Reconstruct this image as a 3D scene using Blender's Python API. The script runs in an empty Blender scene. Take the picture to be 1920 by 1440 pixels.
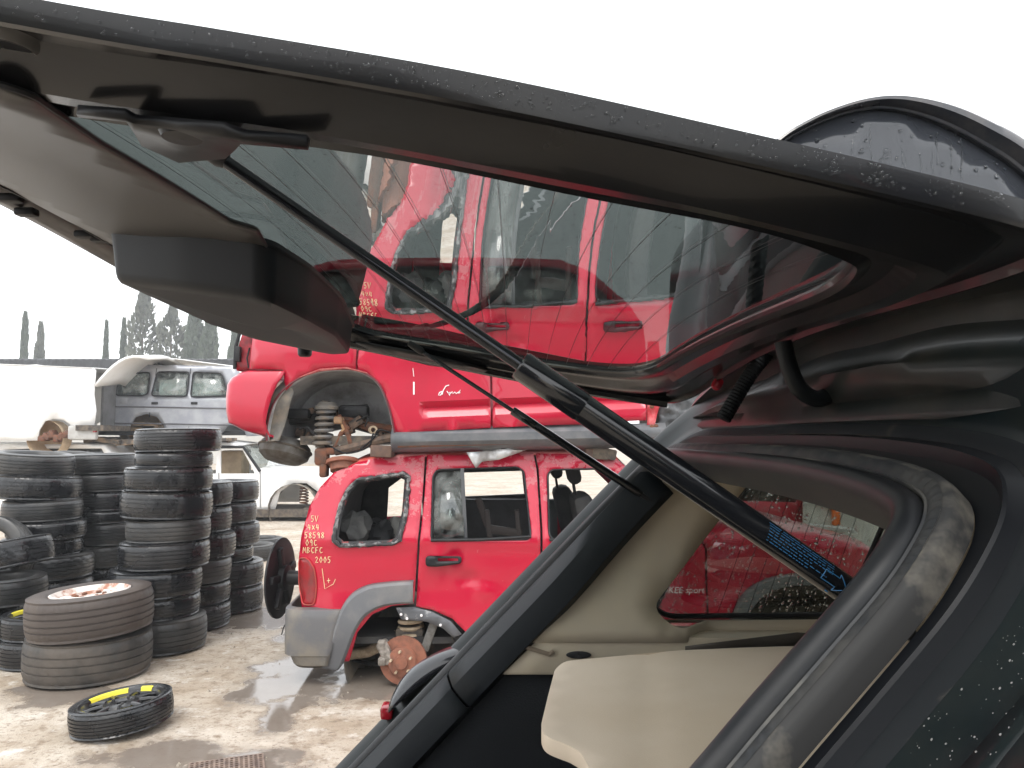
import bpy, bmesh, math, random
from mathutils import Vector, Matrix, Quaternion, noise
from mathutils.geometry import delaunay_2d_cdt

# ---------------------------------------------------------------- scene, camera, light
S = bpy.context.scene
COL = S.collection
F_PX, PITCH, CAM_H = 1450.0, math.radians(3.95), 1.55
cam = bpy.data.cameras.new('camera'); cam_o = bpy.data.objects.new('camera', cam); COL.objects.link(cam_o)
cam.sensor_width = 36.0; cam.lens = 36.0 * F_PX / 1920.0
cam.clip_start = 0.02; cam.clip_end = 2000.0
cam_o.location = (0, 0, CAM_H); cam_o.rotation_euler = (math.pi / 2 + PITCH, 0, 0)
S.camera = cam_o
S.render.resolution_x, S.render.resolution_y = 1024, 768
S.view_settings.view_transform = 'Standard'; S.view_settings.look = 'None'
S.view_settings.exposure = 1.0; S.view_settings.gamma = 1.0
S.view_settings.use_curve_mapping = False

SUN_EL, SUN_AZ = math.radians(58), math.radians(200)
world = bpy.data.worlds.new('World'); S.world = world; world.use_nodes = True
wt = world.node_tree; wt.nodes.clear()
w_out = wt.nodes.new('ShaderNodeOutputWorld'); w_bg = wt.nodes.new('ShaderNodeBackground')
w_sky = wt.nodes.new('ShaderNodeTexSky'); w_sky.sky_type = 'NISHITA'; w_sky.sun_disc = False
w_sky.sun_elevation = SUN_EL; w_sky.sun_rotation = SUN_AZ
w_sky.air_density = 1.0; w_sky.dust_density = 8.0; w_sky.ozone_density = 1.0
w_mix = wt.nodes.new('ShaderNodeMix'); w_mix.data_type = 'RGBA'; w_mix.inputs[0].default_value = 0.88
w_mix.inputs[7].default_value = (12.4, 12.7, 13.0, 1)          # the even cloud layer
wt.links.new(w_sky.outputs[0], w_mix.inputs[6]); wt.links.new(w_mix.outputs[2], w_bg.inputs[0])
w_bg.inputs[1].default_value = 0.1
wt.links.new(w_bg.outputs[0], w_out.inputs[0])
sun = bpy.data.lights.new('sun', 'SUN'); sun.energy = 0.9; sun.angle = math.radians(25); sun.color = (1, .97, .92)
sun_o = bpy.data.objects.new('sun', sun); COL.objects.link(sun_o)
sun_dir = Vector((math.sin(SUN_AZ) * math.cos(SUN_EL), math.cos(SUN_AZ) * math.cos(SUN_EL), math.sin(SUN_EL)))
sun_o.rotation_euler = sun_dir.to_track_quat('Z', 'Y').to_euler(); sun_o.location = (0, -5, 20)

# ---------------------------------------------------------------- measuring helpers (photo sight lines -> real places)
_c, _s = math.cos(PITCH), math.sin(PITCH)
def ray(px, py):
    a = (px - 960) / F_PX; b = (720 - py) / F_PX
    return Vector((a, _c - b * _s, _s + b * _c))
def P(px, py, Y):
    r = ray(px, py); t = Y / r.y
    return Vector((r.x * t, Y, CAM_H + r.z * t))
def PZ(px, py, z):
    r = ray(px, py); t = (z - CAM_H) / r.z
    return Vector((r.x * t, r.y * t, z))
def surf_hit(px, py, yfun):
    """sight line meets the upright surface Y = yfun(x, z)"""
    Y = yfun(0, 1)
    for _ in range(12):
        q = P(px, py, Y); Y = yfun(q.x, q.z)
    return P(px, py, Y)

# ---------------------------------------------------------------- object helpers
WORLD = {}
def tag(o, label, cat, group=None):
    o['label'] = label; o['category'] = cat
    if group: o['group'] = group
    return o
def thing(name, loc, label, cat, group=None):
    o = bpy.data.objects.new(name, None); COL.objects.link(o); o.location = loc
    o.empty_display_size = .1; WORLD[o.name] = Vector(loc)
    return tag(o, label, cat, group)
def link_mesh(name, me, mat, parent=None, origin=None):
    o = bpy.data.objects.new(name, me); COL.objects.link(o)
    if mat is not None and len(me.materials) == 0: me.materials.append(mat)
    if parent is not None:
        o.parent = parent; WORLD[o.name] = WORLD[parent.name]
    else: WORLD[o.name] = Vector(origin or (0, 0, 0)); o.location = WORLD[o.name]
    return o
def finish(me, smooth=True, angle=40):
    me.update()
    if smooth:
        me.polygons.foreach_set('use_smooth', [True] * len(me.polygons))
        me.set_sharp_from_angle(angle=math.radians(angle))

class MB:
    """collects shapes in world coordinates and links them as ONE mesh"""
    def __init__(self): self.v = []; self.f = []
    def add(self, vs, fs):
        o = len(self.v); self.v += [tuple(x) for x in vs]; self.f += [tuple(i + o for i in q) for q in fs]
        return self
    def box(self, c, size, rot=None, taper=1.0, bev=0.0):
        x, y, z = size[0] / 2, size[1] / 2, size[2] / 2
        if bev <= 0:
            vs = [Vector((sx * x * (taper if sz > 0 else 1), sy * y * (taper if sz > 0 else 1), sz * z)) for sz in (-1, 1) for sy in (-1, 1) for sx in (-1, 1)]
            fs = [(0, 2, 3, 1), (4, 5, 7, 6), (0, 1, 5, 4), (2, 6, 7, 3), (0, 4, 6, 2), (1, 3, 7, 5)]
        else:
            bm = bmesh.new(); bmesh.ops.create_cube(bm, size=1)
            for v in bm.verts:
                k = taper if v.co.z > 0 else 1
                v.co = Vector((v.co.x * size[0] * k, v.co.y * size[1] * k, v.co.z * size[2]))
            bmesh.ops.bevel(bm, geom=bm.edges[:], offset=bev, segments=2, affect='EDGES', profile=.5)
            bm.verts.index_update()
            vs = [v.co.copy() for v in bm.verts]; fs = [tuple(v.index for v in f.verts) for f in bm.faces]; bm.free()
        m = (rot.to_matrix() if isinstance(rot, Quaternion) else Matrix.Rotation(rot or 0, 3, 'Z') if not isinstance(rot, Matrix) else rot)
        return self.add([m @ v + Vector(c) for v in vs], fs)
    def tube(self, path, r, seg=8, caps=True, closed=False):
        path = [Vector(q) for q in path]; n = len(path); rs = r if isinstance(r, (list, tuple)) else [r] * n
        up = None; rows = []
        for i, q in enumerate(path):
            a = path[(i - 1) % n] if (i > 0 or closed) else q; b = path[(i + 1) % n] if (i < n - 1 or closed) else q
            t = (b - a).normalized()
            if up is None: up = t.orthogonal().normalized()
            up = (up - t * up.dot(t)).normalized(); sd = t.cross(up)
            rows.append([q + (up * math.cos(2 * math.pi * k / seg) + sd * math.sin(2 * math.pi * k / seg)) * rs[i] for k in range(seg)])
        vs = [w for row in rows for w in row]; fs = []
        m = n if closed else n - 1
        for i in range(m):
            j = (i + 1) % n
            for k in range(seg):
                l = (k + 1) % seg
                fs.append((i * seg + k, i * seg + l, j * seg + l, j * seg + k))
        if caps and not closed:
            fs.append(tuple(range(seg))[::-1]); fs.append(tuple((n - 1) * seg + k for k in range(seg)))
        return self.add(vs, fs)
    def lathe(self, prof, frame, seg=32, close=False, caps=False):
        """prof = (radius, height) pairs, frame = 4x4 with the axis along its Z"""
        vs = []; fs = []; n = len(prof)
        for k in range(seg):
            a = 2 * math.pi * k / seg
            for (r, h) in prof: vs.append(frame @ Vector((r * math.cos(a), r * math.sin(a), h)))
        for k in range(seg):
            l = (k + 1) % seg
            for i in range(n if close else n - 1):
                j = (i + 1) % n
                fs.append((k * n + i, l * n + i, l * n + j, k * n + j))
        if caps:
            fs.append(tuple(k * n for k in range(seg))[::-1]); fs.append(tuple(k * n + n - 1 for k in range(seg)))
        return self.add(vs, fs)
    def grid(self, rows, wrap=False):
        n = len(rows[0]); fs = []
        for i in range(len(rows) - 1):
            for k in range(n if wrap else n - 1):
                l = (k + 1) % n
                fs.append((i * n + k, i * n + l, (i + 1) * n + l, (i + 1) * n + k))
        return self.add([q for r in rows for q in r], fs)
    def build(self, name, mat, parent=None, smooth=True, angle=40, origin=None, thick=0, off=-1):
        org = WORLD[parent.name] if parent is not None else Vector(origin or (0, 0, 0))
        me = bpy.data.meshes.new(name)
        me.from_pydata([(a[0] - org[0], a[1] - org[1], a[2] - org[2]) for a in self.v], [], self.f)
        bm = bmesh.new(); bm.from_mesh(me); bmesh.ops.recalc_face_normals(bm, faces=bm.faces[:]); bm.to_mesh(me); bm.free()
        finish(me, smooth, angle)
        o = link_mesh(name, me, mat, parent, origin)
        if thick:
            m = o.modifiers.new('solid', 'SOLIDIFY'); m.thickness = thick; m.offset = off
        return o

def axis_frame(o, z, x=None):
    z = Vector(z).normalized(); x = Vector(x).normalized() if x else z.orthogonal().normalized()
    x = (x - z * x.dot(z)).normalized(); y = z.cross(x)
    m = Matrix((x, y, z)).transposed().to_4x4(); m.translation = Vector(o); return m
def inside(pt, poly):
    x, y = pt[0], pt[1]; r = False; n = len(poly)
    for i in range(n):
        x1, y1 = poly[i]; x2, y2 = poly[(i + 1) % n]
        if (y1 > y) != (y2 > y) and x < (x2 - x1) * (y - y1) / (y2 - y1) + x1: r = not r
    return r
def dist_poly(pt, poly):
    best = 1e9; n = len(poly)
    for i in range(n):
        ax, ay = poly[i]; bx, by = poly[(i + 1) % n]
        dx, dy = bx - ax, by - ay; L = dx * dx + dy * dy
        t = 0 if L == 0 else max(0, min(1, ((pt[0] - ax) * dx + (pt[1] - ay) * dy) / L))
        best = min(best, math.hypot(pt[0] - ax - t * dx, pt[1] - ay - t * dy))
    return best
def dense(poly, step):
    out = []; n = len(poly)
    for i in range(n):
        a, b = poly[i], poly[(i + 1) % n]; k = max(1, int(math.hypot(b[0] - a[0], b[1] - a[1]) / step))
        out += [(a[0] + (b[0] - a[0]) * j / k, a[1] + (b[1] - a[1]) * j / k) for j in range(k)]
    return out
def rounded(poly, r, n=4):
    """corner rounding of a closed 2D outline"""
    out = []; N = len(poly)
    for i in range(N):
        p0, p1, p2 = Vector(poly[i - 1]), Vector(poly[i]), Vector(poly[(i + 1) % N])
        a, b = p0 - p1, p2 - p1; rr = min(r, a.length * .45, b.length * .45)
        A = p1 + a.normalized() * rr; B = p1 + b.normalized() * rr
        for k in range(n + 1):
            t = k / n; q = A * (1 - t) ** 2 + p1 * 2 * t * (1 - t) + B * t * t; out.append((q.x, q.y))
    return out
def smooth_path(pts, n=6, closed=False):
    pts = [Vector(q) for q in pts]; N = len(pts); out = []
    for i in range(N if closed else N - 1):
        p1, p2 = pts[i], pts[(i + 1) % N]
        p0 = pts[i - 1] if (i > 0 or closed) else p1 * 2 - p2
        p3 = pts[(i + 2) % N] if (i + 2 < N or closed) else p2 * 2 - p1
        for k in range(n):
            t = k / n
            out.append(.5 * (2 * p1 + (p2 - p0) * t + (2 * p0 - 5 * p1 + 4 * p2 - p3) * t * t + (3 * p1 - p0 - 3 * p2 + p3) * t ** 3))
    if not closed: out.append(pts[-1])
    return out
def sheet(outer, holes, mapf, step=.06, edge=None, extra=(), skip=None):
    """triangulated sheet of a 2D outline with holes, mapped into space; returns verts, faces"""
    edge = edge or step
    loops = [dense(outer, edge)] + [dense(h, edge) for h in holes]
    pts = []; edges = []
    for lp in loops:
        o = len(pts); pts += lp; edges += [(o + i, o + (i + 1) % len(lp)) for i in range(len(lp))]
    x0 = min(q[0] for q in outer); x1 = max(q[0] for q in outer); y0 = min(q[1] for q in outer); y1 = max(q[1] for q in outer)
    def ok(q, m): return inside(q, outer) and not any(inside(q, h) for h in holes) and min(dist_poly(q, l) for l in [outer] + list(holes)) > m
    y = y0 + step * .5; k = 0
    while y < y1:
        x = x0 + step * (.25 + .5 * (k % 2))
        while x < x1:
            if ok((x, y), step * .35) and not (skip and skip(x, y)): pts.append((x, y))
            x += step
        y += step * .87; k += 1
    for q in extra:
        if ok(q, .004): pts.append(q)
    vs, _, fs, *_r = delaunay_2d_cdt([Vector(q) for q in pts], edges, [], 0, 1e-5)
    out = []
    for t in fs:
        cx = sum(vs[i].x for i in t) / len(t); cy = sum(vs[i].y for i in t) / len(t)
        if inside((cx, cy), outer) and not any(inside((cx, cy), h) for h in holes): out.append(tuple(t))
    return [mapf(q.x, q.y) for q in vs], out
def side_panel(name, outer, holes, yfun, mat, parent, thick=.012, step=.07, rnd=0, extra=(), inward=1, origin=None, angle=55, skip=None):
    """upright car panel: outlines are (x, z); skin lies on Y = yfun(x, z), thickness goes to +Y*inward"""
    if rnd: outer = rounded(outer, rnd); holes = [rounded(h, rnd * 1.5) for h in holes]
    vs, fs = sheet(outer, holes, lambda x, z: Vector((x, yfun(x, z), z)), step, extra=extra, skip=skip)
    org = WORLD[parent.name] if parent is not None else Vector((0, 0, 0))
    me = bpy.data.meshes.new(name); me.from_pydata([tuple(v - org) for v in vs], [], fs)
    bm = bmesh.new(); bm.from_mesh(me); bmesh.ops.recalc_face_normals(bm, faces=bm.faces[:])
    bm.faces.ensure_lookup_table()
    av = sum(f.normal.y for f in bm.faces)
    if av * inward > 0: bmesh.ops.reverse_faces(bm, faces=bm.faces[:])
    bm.to_mesh(me); bm.free(); finish(me, True, angle)
    o = link_mesh(name, me, mat, parent)
    if thick:
        m = o.modifiers.new('solid', 'SOLIDIFY'); m.thickness = thick; m.offset = -1
    return o
def copy_tree(o, parent=None):
    c = o.copy(); COL.objects.link(c); c.parent = parent; WORLD[c.name] = WORLD.get(o.name, Vector())
    for ch in list(o.children): copy_tree(ch, c)
    return c

# ---------------------------------------------------------------- materials
MATS = {}
def nd(t, kind, **kw):
    n = t.nodes.new(kind)
    for k, v in kw.items(): setattr(n, k, v)
    return n
def mat(name, col, rough=.5, col2=None, scale=6.0, lo=.42, hi=.62, rough2=None, metal=0.0, coat=0.0, bump=0.0, bscale=40.0, detail=5.0,
        spec=.5, coords='pos', stretch=(1, 1, 1), rnd=False, extra=None):
    if name in MATS: return MATS[name]
    m = bpy.data.materials.new(name); m.use_nodes = True; t = m.node_tree; b = t.nodes['Principled BSDF']
    b.inputs['Base Color'].default_value = (*col, 1); b.inputs['Roughness'].default_value = rough
    b.inputs['Metallic'].default_value = metal; b.inputs['Specular IOR Level'].default_value = spec
    if coat: b.inputs['Coat Weight'].default_value = coat; b.inputs['Coat Roughness'].default_value = .04
    if coords == 'pos': src = nd(t, 'ShaderNodeNewGeometry').outputs['Position']
    else: src = nd(t, 'ShaderNodeTexCoord').outputs['Object']
    mp = nd(t, 'ShaderNodeMapping'); mp.inputs['Scale'].default_value = stretch; t.links.new(src, mp.inputs[0]); src = mp.outputs[0]
    if rnd:
        oi = nd(t, 'ShaderNodeObjectInfo'); ad = nd(t, 'ShaderNodeVectorMath', operation='ADD'); ml = nd(t, 'ShaderNodeMath', operation='MULTIPLY')
        ml.inputs[1].default_value = 37.0; t.links.new(oi.outputs['Random'], ml.inputs[0]); t.links.new(src, ad.inputs[0]); t.links.new(ml.outputs[0], ad.inputs[1]); src = ad.outputs[0]
    if col2 is not None or rough2 is not None:
        n = nd(t, 'ShaderNodeTexNoise'); n.inputs['Scale'].default_value = scale; n.inputs['Detail'].default_value = detail; n.inputs['Roughness'].default_value = .62
        t.links.new(src, n.inputs['Vector'])
        r = nd(t, 'ShaderNodeMapRange'); r.inputs[1].default_value = lo; r.inputs[2].default_value = hi; t.links.new(n.outputs[0], r.inputs[0])
        if col2 is not None:
            mx = nd(t, 'ShaderNodeMix', data_type='RGBA'); mx.inputs[6].default_value = (*col, 1); mx.inputs[7].default_value = (*col2, 1)
            t.links.new(r.outputs[0], mx.inputs[0]); t.links.new(mx.outputs[2], b.inputs['Base Color'])
        if rough2 is not None:
            mr = nd(t, 'ShaderNodeMapRange'); mr.inputs[3].default_value = rough; mr.inputs[4].default_value = rough2
            t.links.new(r.outputs[0], mr.inputs[0]); t.links.new(mr.outputs[0], b.inputs['Roughness'])
    if bump:
        n2 = nd(t, 'ShaderNodeTexNoise'); n2.inputs['Scale'].default_value = bscale; n2.inputs['Detail'].default_value = 3
        t.links.new(src, n2.inputs['Vector'])
        bp = nd(t, 'ShaderNodeBump'); bp.inputs['Strength'].default_value = bump; bp.inputs['Distance'].default_value = .01
        t.links.new(n2.outputs[0], bp.inputs['Height']); t.links.new(bp.outputs[0], b.inputs['Normal'])
    MATS[name] = m
    if extra: extra(t, b, src)
    return m
def glass(name, tint, ior=1.5, bump=0.0, bscale=80.0, stretch=(1, 1, 1), rough=0.0, dirt_sheen=0.0, refl=1.0):
    """thin pane: tinted straight-through light plus Fresnel mirror"""
    m = bpy.data.materials.new(name); m.use_nodes = True; t = m.node_tree; t.nodes.clear()
    out = nd(t, 'ShaderNodeOutputMaterial'); mix = nd(t, 'ShaderNodeMixShader'); tr = nd(t, 'ShaderNodeBsdfTransparent'); gl = nd(t, 'ShaderNodeBsdfGlossy')
    geo0 = nd(t, 'ShaderNodeNewGeometry'); dt = nd(t, 'ShaderNodeVectorMath', operation='DOT_PRODUCT'); t.links.new(geo0.outputs['Normal'], dt.inputs[0]); t.links.new(geo0.outputs['Incoming'], dt.inputs[1])
    def mth(o, a, c=None):
        x = nd(t, 'ShaderNodeMath', operation=o)
        for k, v in ((0, a), (1, c)):
            if v is None: continue
            if isinstance(v, (int, float)): x.inputs[k].default_value = v
            else: t.links.new(v, x.inputs[k])
        return x.outputs[0]
    f0 = ((ior - 1) / (ior + 1)) ** 2                     # Schlick on either side of the pane, both faces of the glass
    sch = mth('ADD', mth('MULTIPLY', mth('POWER', mth('SUBTRACT', 1.0, mth('ABSOLUTE', dt.outputs['Value'])), 5.0), 1 - f0), f0)
    fac = mth('DIVIDE', mth('MULTIPLY', sch, 2.0), mth('ADD', sch, 1.0))
    tr.inputs[0].default_value = (*tint, 1); gl.inputs['Roughness'].default_value = rough; gl.inputs['Color'].default_value = (refl, refl, refl, 1)
    geo = nd(t, 'ShaderNodeNewGeometry'); mp = nd(t, 'ShaderNodeMapping'); mp.inputs['Scale'].default_value = stretch; t.links.new(geo.outputs['Position'], mp.inputs[0])
    if bump:
        n = nd(t, 'ShaderNodeTexNoise'); n.inputs['Scale'].default_value = bscale; n.inputs['Detail'].default_value = 2
        t.links.new(mp.outputs[0], n.inputs['Vector'])
        bp = nd(t, 'ShaderNodeBump'); bp.inputs['Strength'].default_value = bump; bp.inputs['Distance'].default_value = .002
        t.links.new(n.outputs[0], bp.inputs['Height']); t.links.new(bp.outputs[0], gl.inputs['Normal'])
    t.links.new(fac, mix.inputs[0]); t.links.new(tr.outputs[0], mix.inputs[1]); t.links.new(gl.outputs[0], mix.inputs[2])
    last = mix
    if dirt_sheen:
        df = nd(t, 'ShaderNodeBsdfDiffuse'); df.inputs[0].default_value = (.5, .52, .5, 1); m2 = nd(t, 'ShaderNodeMixShader')
        n = nd(t, 'ShaderNodeTexNoise'); n.inputs['Scale'].default_value = 9; n.inputs['Detail'].default_value = 6; t.links.new(mp.outputs[0], n.inputs['Vector'])
        r = nd(t, 'ShaderNodeMapRange'); r.inputs[1].default_value = .35; r.inputs[2].default_value = .7; r.inputs[4].default_value = dirt_sheen
        t.links.new(n.outputs[0], r.inputs[0]); t.links.new(r.outputs[0], m2.inputs[0]); t.links.new(mix.outputs[0], m2.inputs[1]); t.links.new(df.outputs[0], m2.inputs[2]); last = m2
    t.links.new(last.outputs[0], out.inputs[0]); MATS[name] = m
    return m
RED = (.47, .005, .033)
def peel(t, b, src):          # lacquer peeled off in crisp islands
    n = nd(t, 'ShaderNodeTexNoise'); n.inputs['Scale'].default_value = 7.5; n.inputs['Detail'].default_value = 7; n.inputs['Roughness'].default_value = .7
    t.links.new(src, n.inputs['Vector'])
    sep = nd(t, 'ShaderNodeSeparateXYZ'); t.links.new(src, sep.inputs[0])
    mr = nd(t, 'ShaderNodeMapRange'); mr.inputs[1].default_value = .92; mr.inputs[2].default_value = 1.40; mr.inputs[3].default_value = 0; mr.inputs[4].default_value = .17
    t.links.new(sep.outputs[2], mr.inputs[0])
    ad = nd(t, 'ShaderNodeMath', operation='ADD'); t.links.new(n.outputs[0], ad.inputs[0]); t.links.new(mr.outputs[0], ad.inputs[1])
    r = nd(t, 'ShaderNodeMapRange'); r.inputs[1].default_value = .665; r.inputs[2].default_value = .685; t.links.new(ad.outputs[0], r.inputs[0])
    mx = nd(t, 'ShaderNodeMix', data_type='RGBA'); mx.inputs[6].default_value = (*RED, 1); mx.inputs[7].default_value = (.50, .13, .15, 1)
    t.links.new(r.outputs[0], mx.inputs[0]); t.links.new(mx.outputs[2], b.inputs['Base Color'])
    mr2 = nd(t, 'ShaderNodeMapRange'); mr2.inputs[3].default_value = .25; mr2.inputs[4].default_value = .6; t.links.new(r.outputs[0], mr2.inputs[0]); t.links.new(mr2.outputs[0], b.inputs['Roughness'])
    mr3 = nd(t, 'ShaderNodeMapRange'); mr3.inputs[3].default_value = .5; mr3.inputs[4].default_value = .0; t.links.new(r.outputs[0], mr3.inputs[0]); t.links.new(mr3.outputs[0], b.inputs['Coat Weight'])
red_peel = mat('red_paint_peeling', RED, .25, coat=.5, extra=peel)
red_paint = mat('red_paint', RED, .3, col2=(.41, .006, .029), scale=2.0, coat=.45)
red_dull = mat('red_primer_edge', (.45, .03, .03), .55, col2=(.30, .06, .04), scale=12)
red_lens = mat('red_lens', (.35, .01, .02), .15, coat=.5)
grey_clad = mat('grey_cladding', (.125, .13, .14), .55, col2=(.18, .178, .175), scale=5, bump=.08, bscale=300)
bump_grey = mat('grey_bumper', (.125, .125, .13), .55, col2=(.20, .18, .15), scale=4, bump=.08, bscale=300)
black_pl = mat('black_plastic', (.010, .011, .013), .45, col2=(.020, .020, .021), scale=8, spec=.3)
black_gl = mat('black_gloss', (.008, .009, .012), .18, coat=.4)
dark_in = mat('dark_interior', (.022, .022, .024), .8, col2=(.045, .044, .042), scale=5)
grey_in = mat('grey_interior', (.16, .16, .165), .6, col2=(.11, .11, .11), scale=4)
rust = mat('rust', (.16, .06, .03), .8, col2=(.09, .05, .035), scale=25, bump=.3, bscale=90)
rust_disc = mat('rust_disc', (.26, .10, .06), .7, col2=(.17, .07, .045), scale=18, bump=.15, bscale=120)
mud = mat('mudded_steel', (.13, .105, .08), .85, col2=(.05, .045, .042), scale=14, bump=.4, bscale=50)
liner = mat('wheel_liner', (.15, .14, .125), .7, col2=(.32, .26, .19), scale=7, lo=.45, hi=.7, bump=.3, bscale=30)
spring_m = mat('spring_grey', (.12, .125, .13), .6, col2=(.16, .13, .10), scale=15)
cream_m = mat('cream_steel', (.50, .40, .28), .7, col2=(.26, .19, .12), scale=14)
alu = mat('aluminium', (.62, .63, .64), .45, col2=(.36, .35, .34), scale=9, metal=.5)
white_p = mat('white_paint', (.78, .78, .77), .4, col2=(.66, .65, .62), scale=3, lo=.5, hi=.8, coat=.3)
silver_p = mat('grey_silver_paint', (.26, .27, .30), .38, col2=(.34, .35, .37), scale=3, metal=.35, coat=.3)
win_bg = glass('car_window', (.55, .62, .61), dirt_sheen=.5)
chalk = mat('chalk_marker', (.80, .72, .42), .8)
white_mark = mat('white_marker', (.85, .82, .82), .8)

# ================================================================ the setting
def ground_mat():
    m = bpy.data.materials.new('wet_concrete'); m.use_nodes = True; t = m.node_tree; b = t.nodes['Principled BSDF']
    pos = nd(t, 'ShaderNodeNewGeometry').outputs['Position']
    def noise_n(sc, det=6, ro=.62):
        n = nd(t, 'ShaderNodeTexNoise'); n.inputs['Scale'].default_value = sc; n.inputs['Detail'].default_value = det; n.inputs['Roughness'].default_value = ro
        t.links.new(pos, n.inputs['Vector']); return n.outputs[0]
    def rng(x, a, b_, c=0, d=1):
        r = nd(t, 'ShaderNodeMapRange'); r.inputs[1].default_value = a; r.inputs[2].default_value = b_; r.inputs[3].default_value = c; r.inputs[4].default_value = d
        t.links.new(x, r.inputs[0]); return r.outputs[0]
    def mixc(f, a, c):
        x = nd(t, 'ShaderNodeMix', data_type='RGBA'); t.links.new(f, x.inputs[0])
        for k, v in ((6, a), (7, c)):
            if isinstance(v, tuple): x.inputs[k].default_value = (*v, 1)
            else: t.links.new(v, x.inputs[k])
        return x.outputs[2]
    def op(o, a, c):
        x = nd(t, 'ShaderNodeMath', operation=o)
        for k, v in ((0, a), (1, c)):
            if isinstance(v, (int, float)): x.inputs[k].default_value = v
            else: t.links.new(v, x.inputs[k])
        return x.outputs[0]
    # wet hollows: known spots (metres) broken up by noise
    sep = nd(t, 'ShaderNodeSeparateXYZ'); t.links.new(pos, sep.inputs[0])
    spots = []
    for (px, py, rx, ry) in ((560, 1265, .42, .75), (690, 1275, .7, .42), (530, 1330, .14, .45), (330, 1415, .42, .22), (470, 1432, .35, .2), (600, 1180, .35, .5), (470, 1160, .9, .5), (120, 1300, .4, .25), (800, 1240, .6, .5)):
        g = PZ(px, py, 0); spots.append((g.x, g.y, rx, ry))
    tot = None
    for (gx, gy, rx, ry) in spots:
        dx = op('MULTIPLY', op('SUBTRACT', sep.outputs[0], gx), 1 / rx); dy = op('MULTIPLY', op('SUBTRACT', sep.outputs[1], gy), 1 / ry)
        d2 = op('ADD', op('MULTIPLY', dx, dx), op('MULTIPLY', dy, dy)); e = rng(d2, 0, 1.6, .34, 0)
        tot = e if tot is None else op('MAXIMUM', tot, e)
    wet_f = op('ADD', op('MULTIPLY', noise_n(3.2, 5), .75), tot)
    wet = rng(wet_f, .54, .62)
    damp = rng(wet_f, .43, .60)
    base = mixc(rng(noise_n(1.3, 8), .40, .62), (.50, .445, .375), (.34, .275, .205))
    base = mixc(rng(noise_n(11, 8, .72), .50, .66), base, (.22, .165, .115))
    base = mixc(rng(noise_n(42, 5), .58, .70), base, (.17, .13, .10))
    base = mixc(rng(noise_n(120, 3), .63, .72), base, (.12, .095, .075))
    base = mixc(rng(noise_n(5.0, 7, .7), .56, .66), base, (.56, .52, .465))
    base = mixc(op('MULTIPLY', damp, .55), base, (.22, .17, .125))
    base = mixc(op('MULTIPLY', wet, .8), base, (.17, .145, .125))
    t.links.new(base, b.inputs['Base Color'])
    t.links.new(op('SUBTRACT', rng(damp, 0, 1, .85, .38), op('MULTIPLY', wet, .34)), b.inputs['Roughness'])
    bp = nd(t, 'ShaderNodeBump'); bp.inputs['Distance'].default_value = .03
    h = op('ADD', noise_n(9, 8, .7), op('MULTIPLY', noise_n(60, 4), .35))
    t.links.new(h, bp.inputs['Height']); t.links.new(rng(wet, 0, 1, .55, .02), bp.inputs['Strength']); t.links.new(bp.outputs[0], b.inputs['Normal'])
    return m
gm = ground_mat()
mb = MB()
xs = [-400, -150, -60, -30] + [-15 + i * .25 for i in range(121)] + [30, 60, 150, 400]
ys = [-60, -20, -8] + [-4 + i * .25 for i in range(97)] + [25, 35, 60, 120, 300, 900]
def gz(x, y):
    if abs(x) > 14 or y > 19 or y < -3: return 0
    return .012 * noise.noise(Vector((x * .7, y * .7, 3))) - .006
mb.grid([[Vector((x, y, gz(x, y))) for x in xs] for y in ys])
g = mb.build('ground', gm); g['kind'] = 'structure'

# stones and crumbs scattered over the concrete
random.seed(4)
mb = MB()
for i in range(420):
    x = random.uniform(-3.2, 1.2); y = random.uniform(2.9, 8.5); r = random.choice((.004, .006, .008, .012, .017)) * random.uniform(.6, 1.2)
    c = Vector((x, y, gz(x, y) + r * .3)); n = 5
    top = [c + Vector((math.cos(k * 2 * math.pi / n) * r * random.uniform(.5, 1.1), math.sin(k * 2 * math.pi / n) * r * random.uniform(.5, 1.1), -r * .4)) for k in range(n)]
    mb.add(top + [c + Vector((0, 0, r * .6))], [(k, (k + 1) % n, n) for k in range(n)])
o = mb.build('grit', mat('grit', (.18, .15, .12), .8, col2=(.42, .37, .30), scale=30), smooth=False); o['kind'] = 'stuff'
tag(o, 'loose grit and small stones scattered over the wet concrete', 'grit')

# perforated plate over a gully
plate_m = mat('rusty_plate', (.22, .16, .125), .5, col2=(.12, .085, .07), scale=20)
q0 = PZ(425, 1440, 0); mb = MB(); nx, ny, pit = 15, 9, .022
for i in range(nx + 1):
    mb.box((q0.x + (i - nx / 2) * pit, q0.y, .006), (.009, ny * pit + .009, .006))
for j in range(ny + 1):
    for i in range(nx): mb.box((q0.x + (i + .5 - nx / 2) * pit, q0.y + (j - ny / 2) * pit, .006), (pit - .0092, .009, .0055))
Rg = Matrix.Rotation(.35, 3, 'Z'); mb.v = [tuple(Rg @ (Vector(v) - Vector((q0.x, q0.y, 0))) + Vector((q0.x, q0.y, 0)) + Vector((0, 0, -.004 + .03 * (v[1] - q0.y)))) for v in mb.v]
o = mb.build('drain_grate', plate_m, smooth=False)
tag(o, 'rusty perforated metal plate lying in a puddle on the ground', 'grate')

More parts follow.
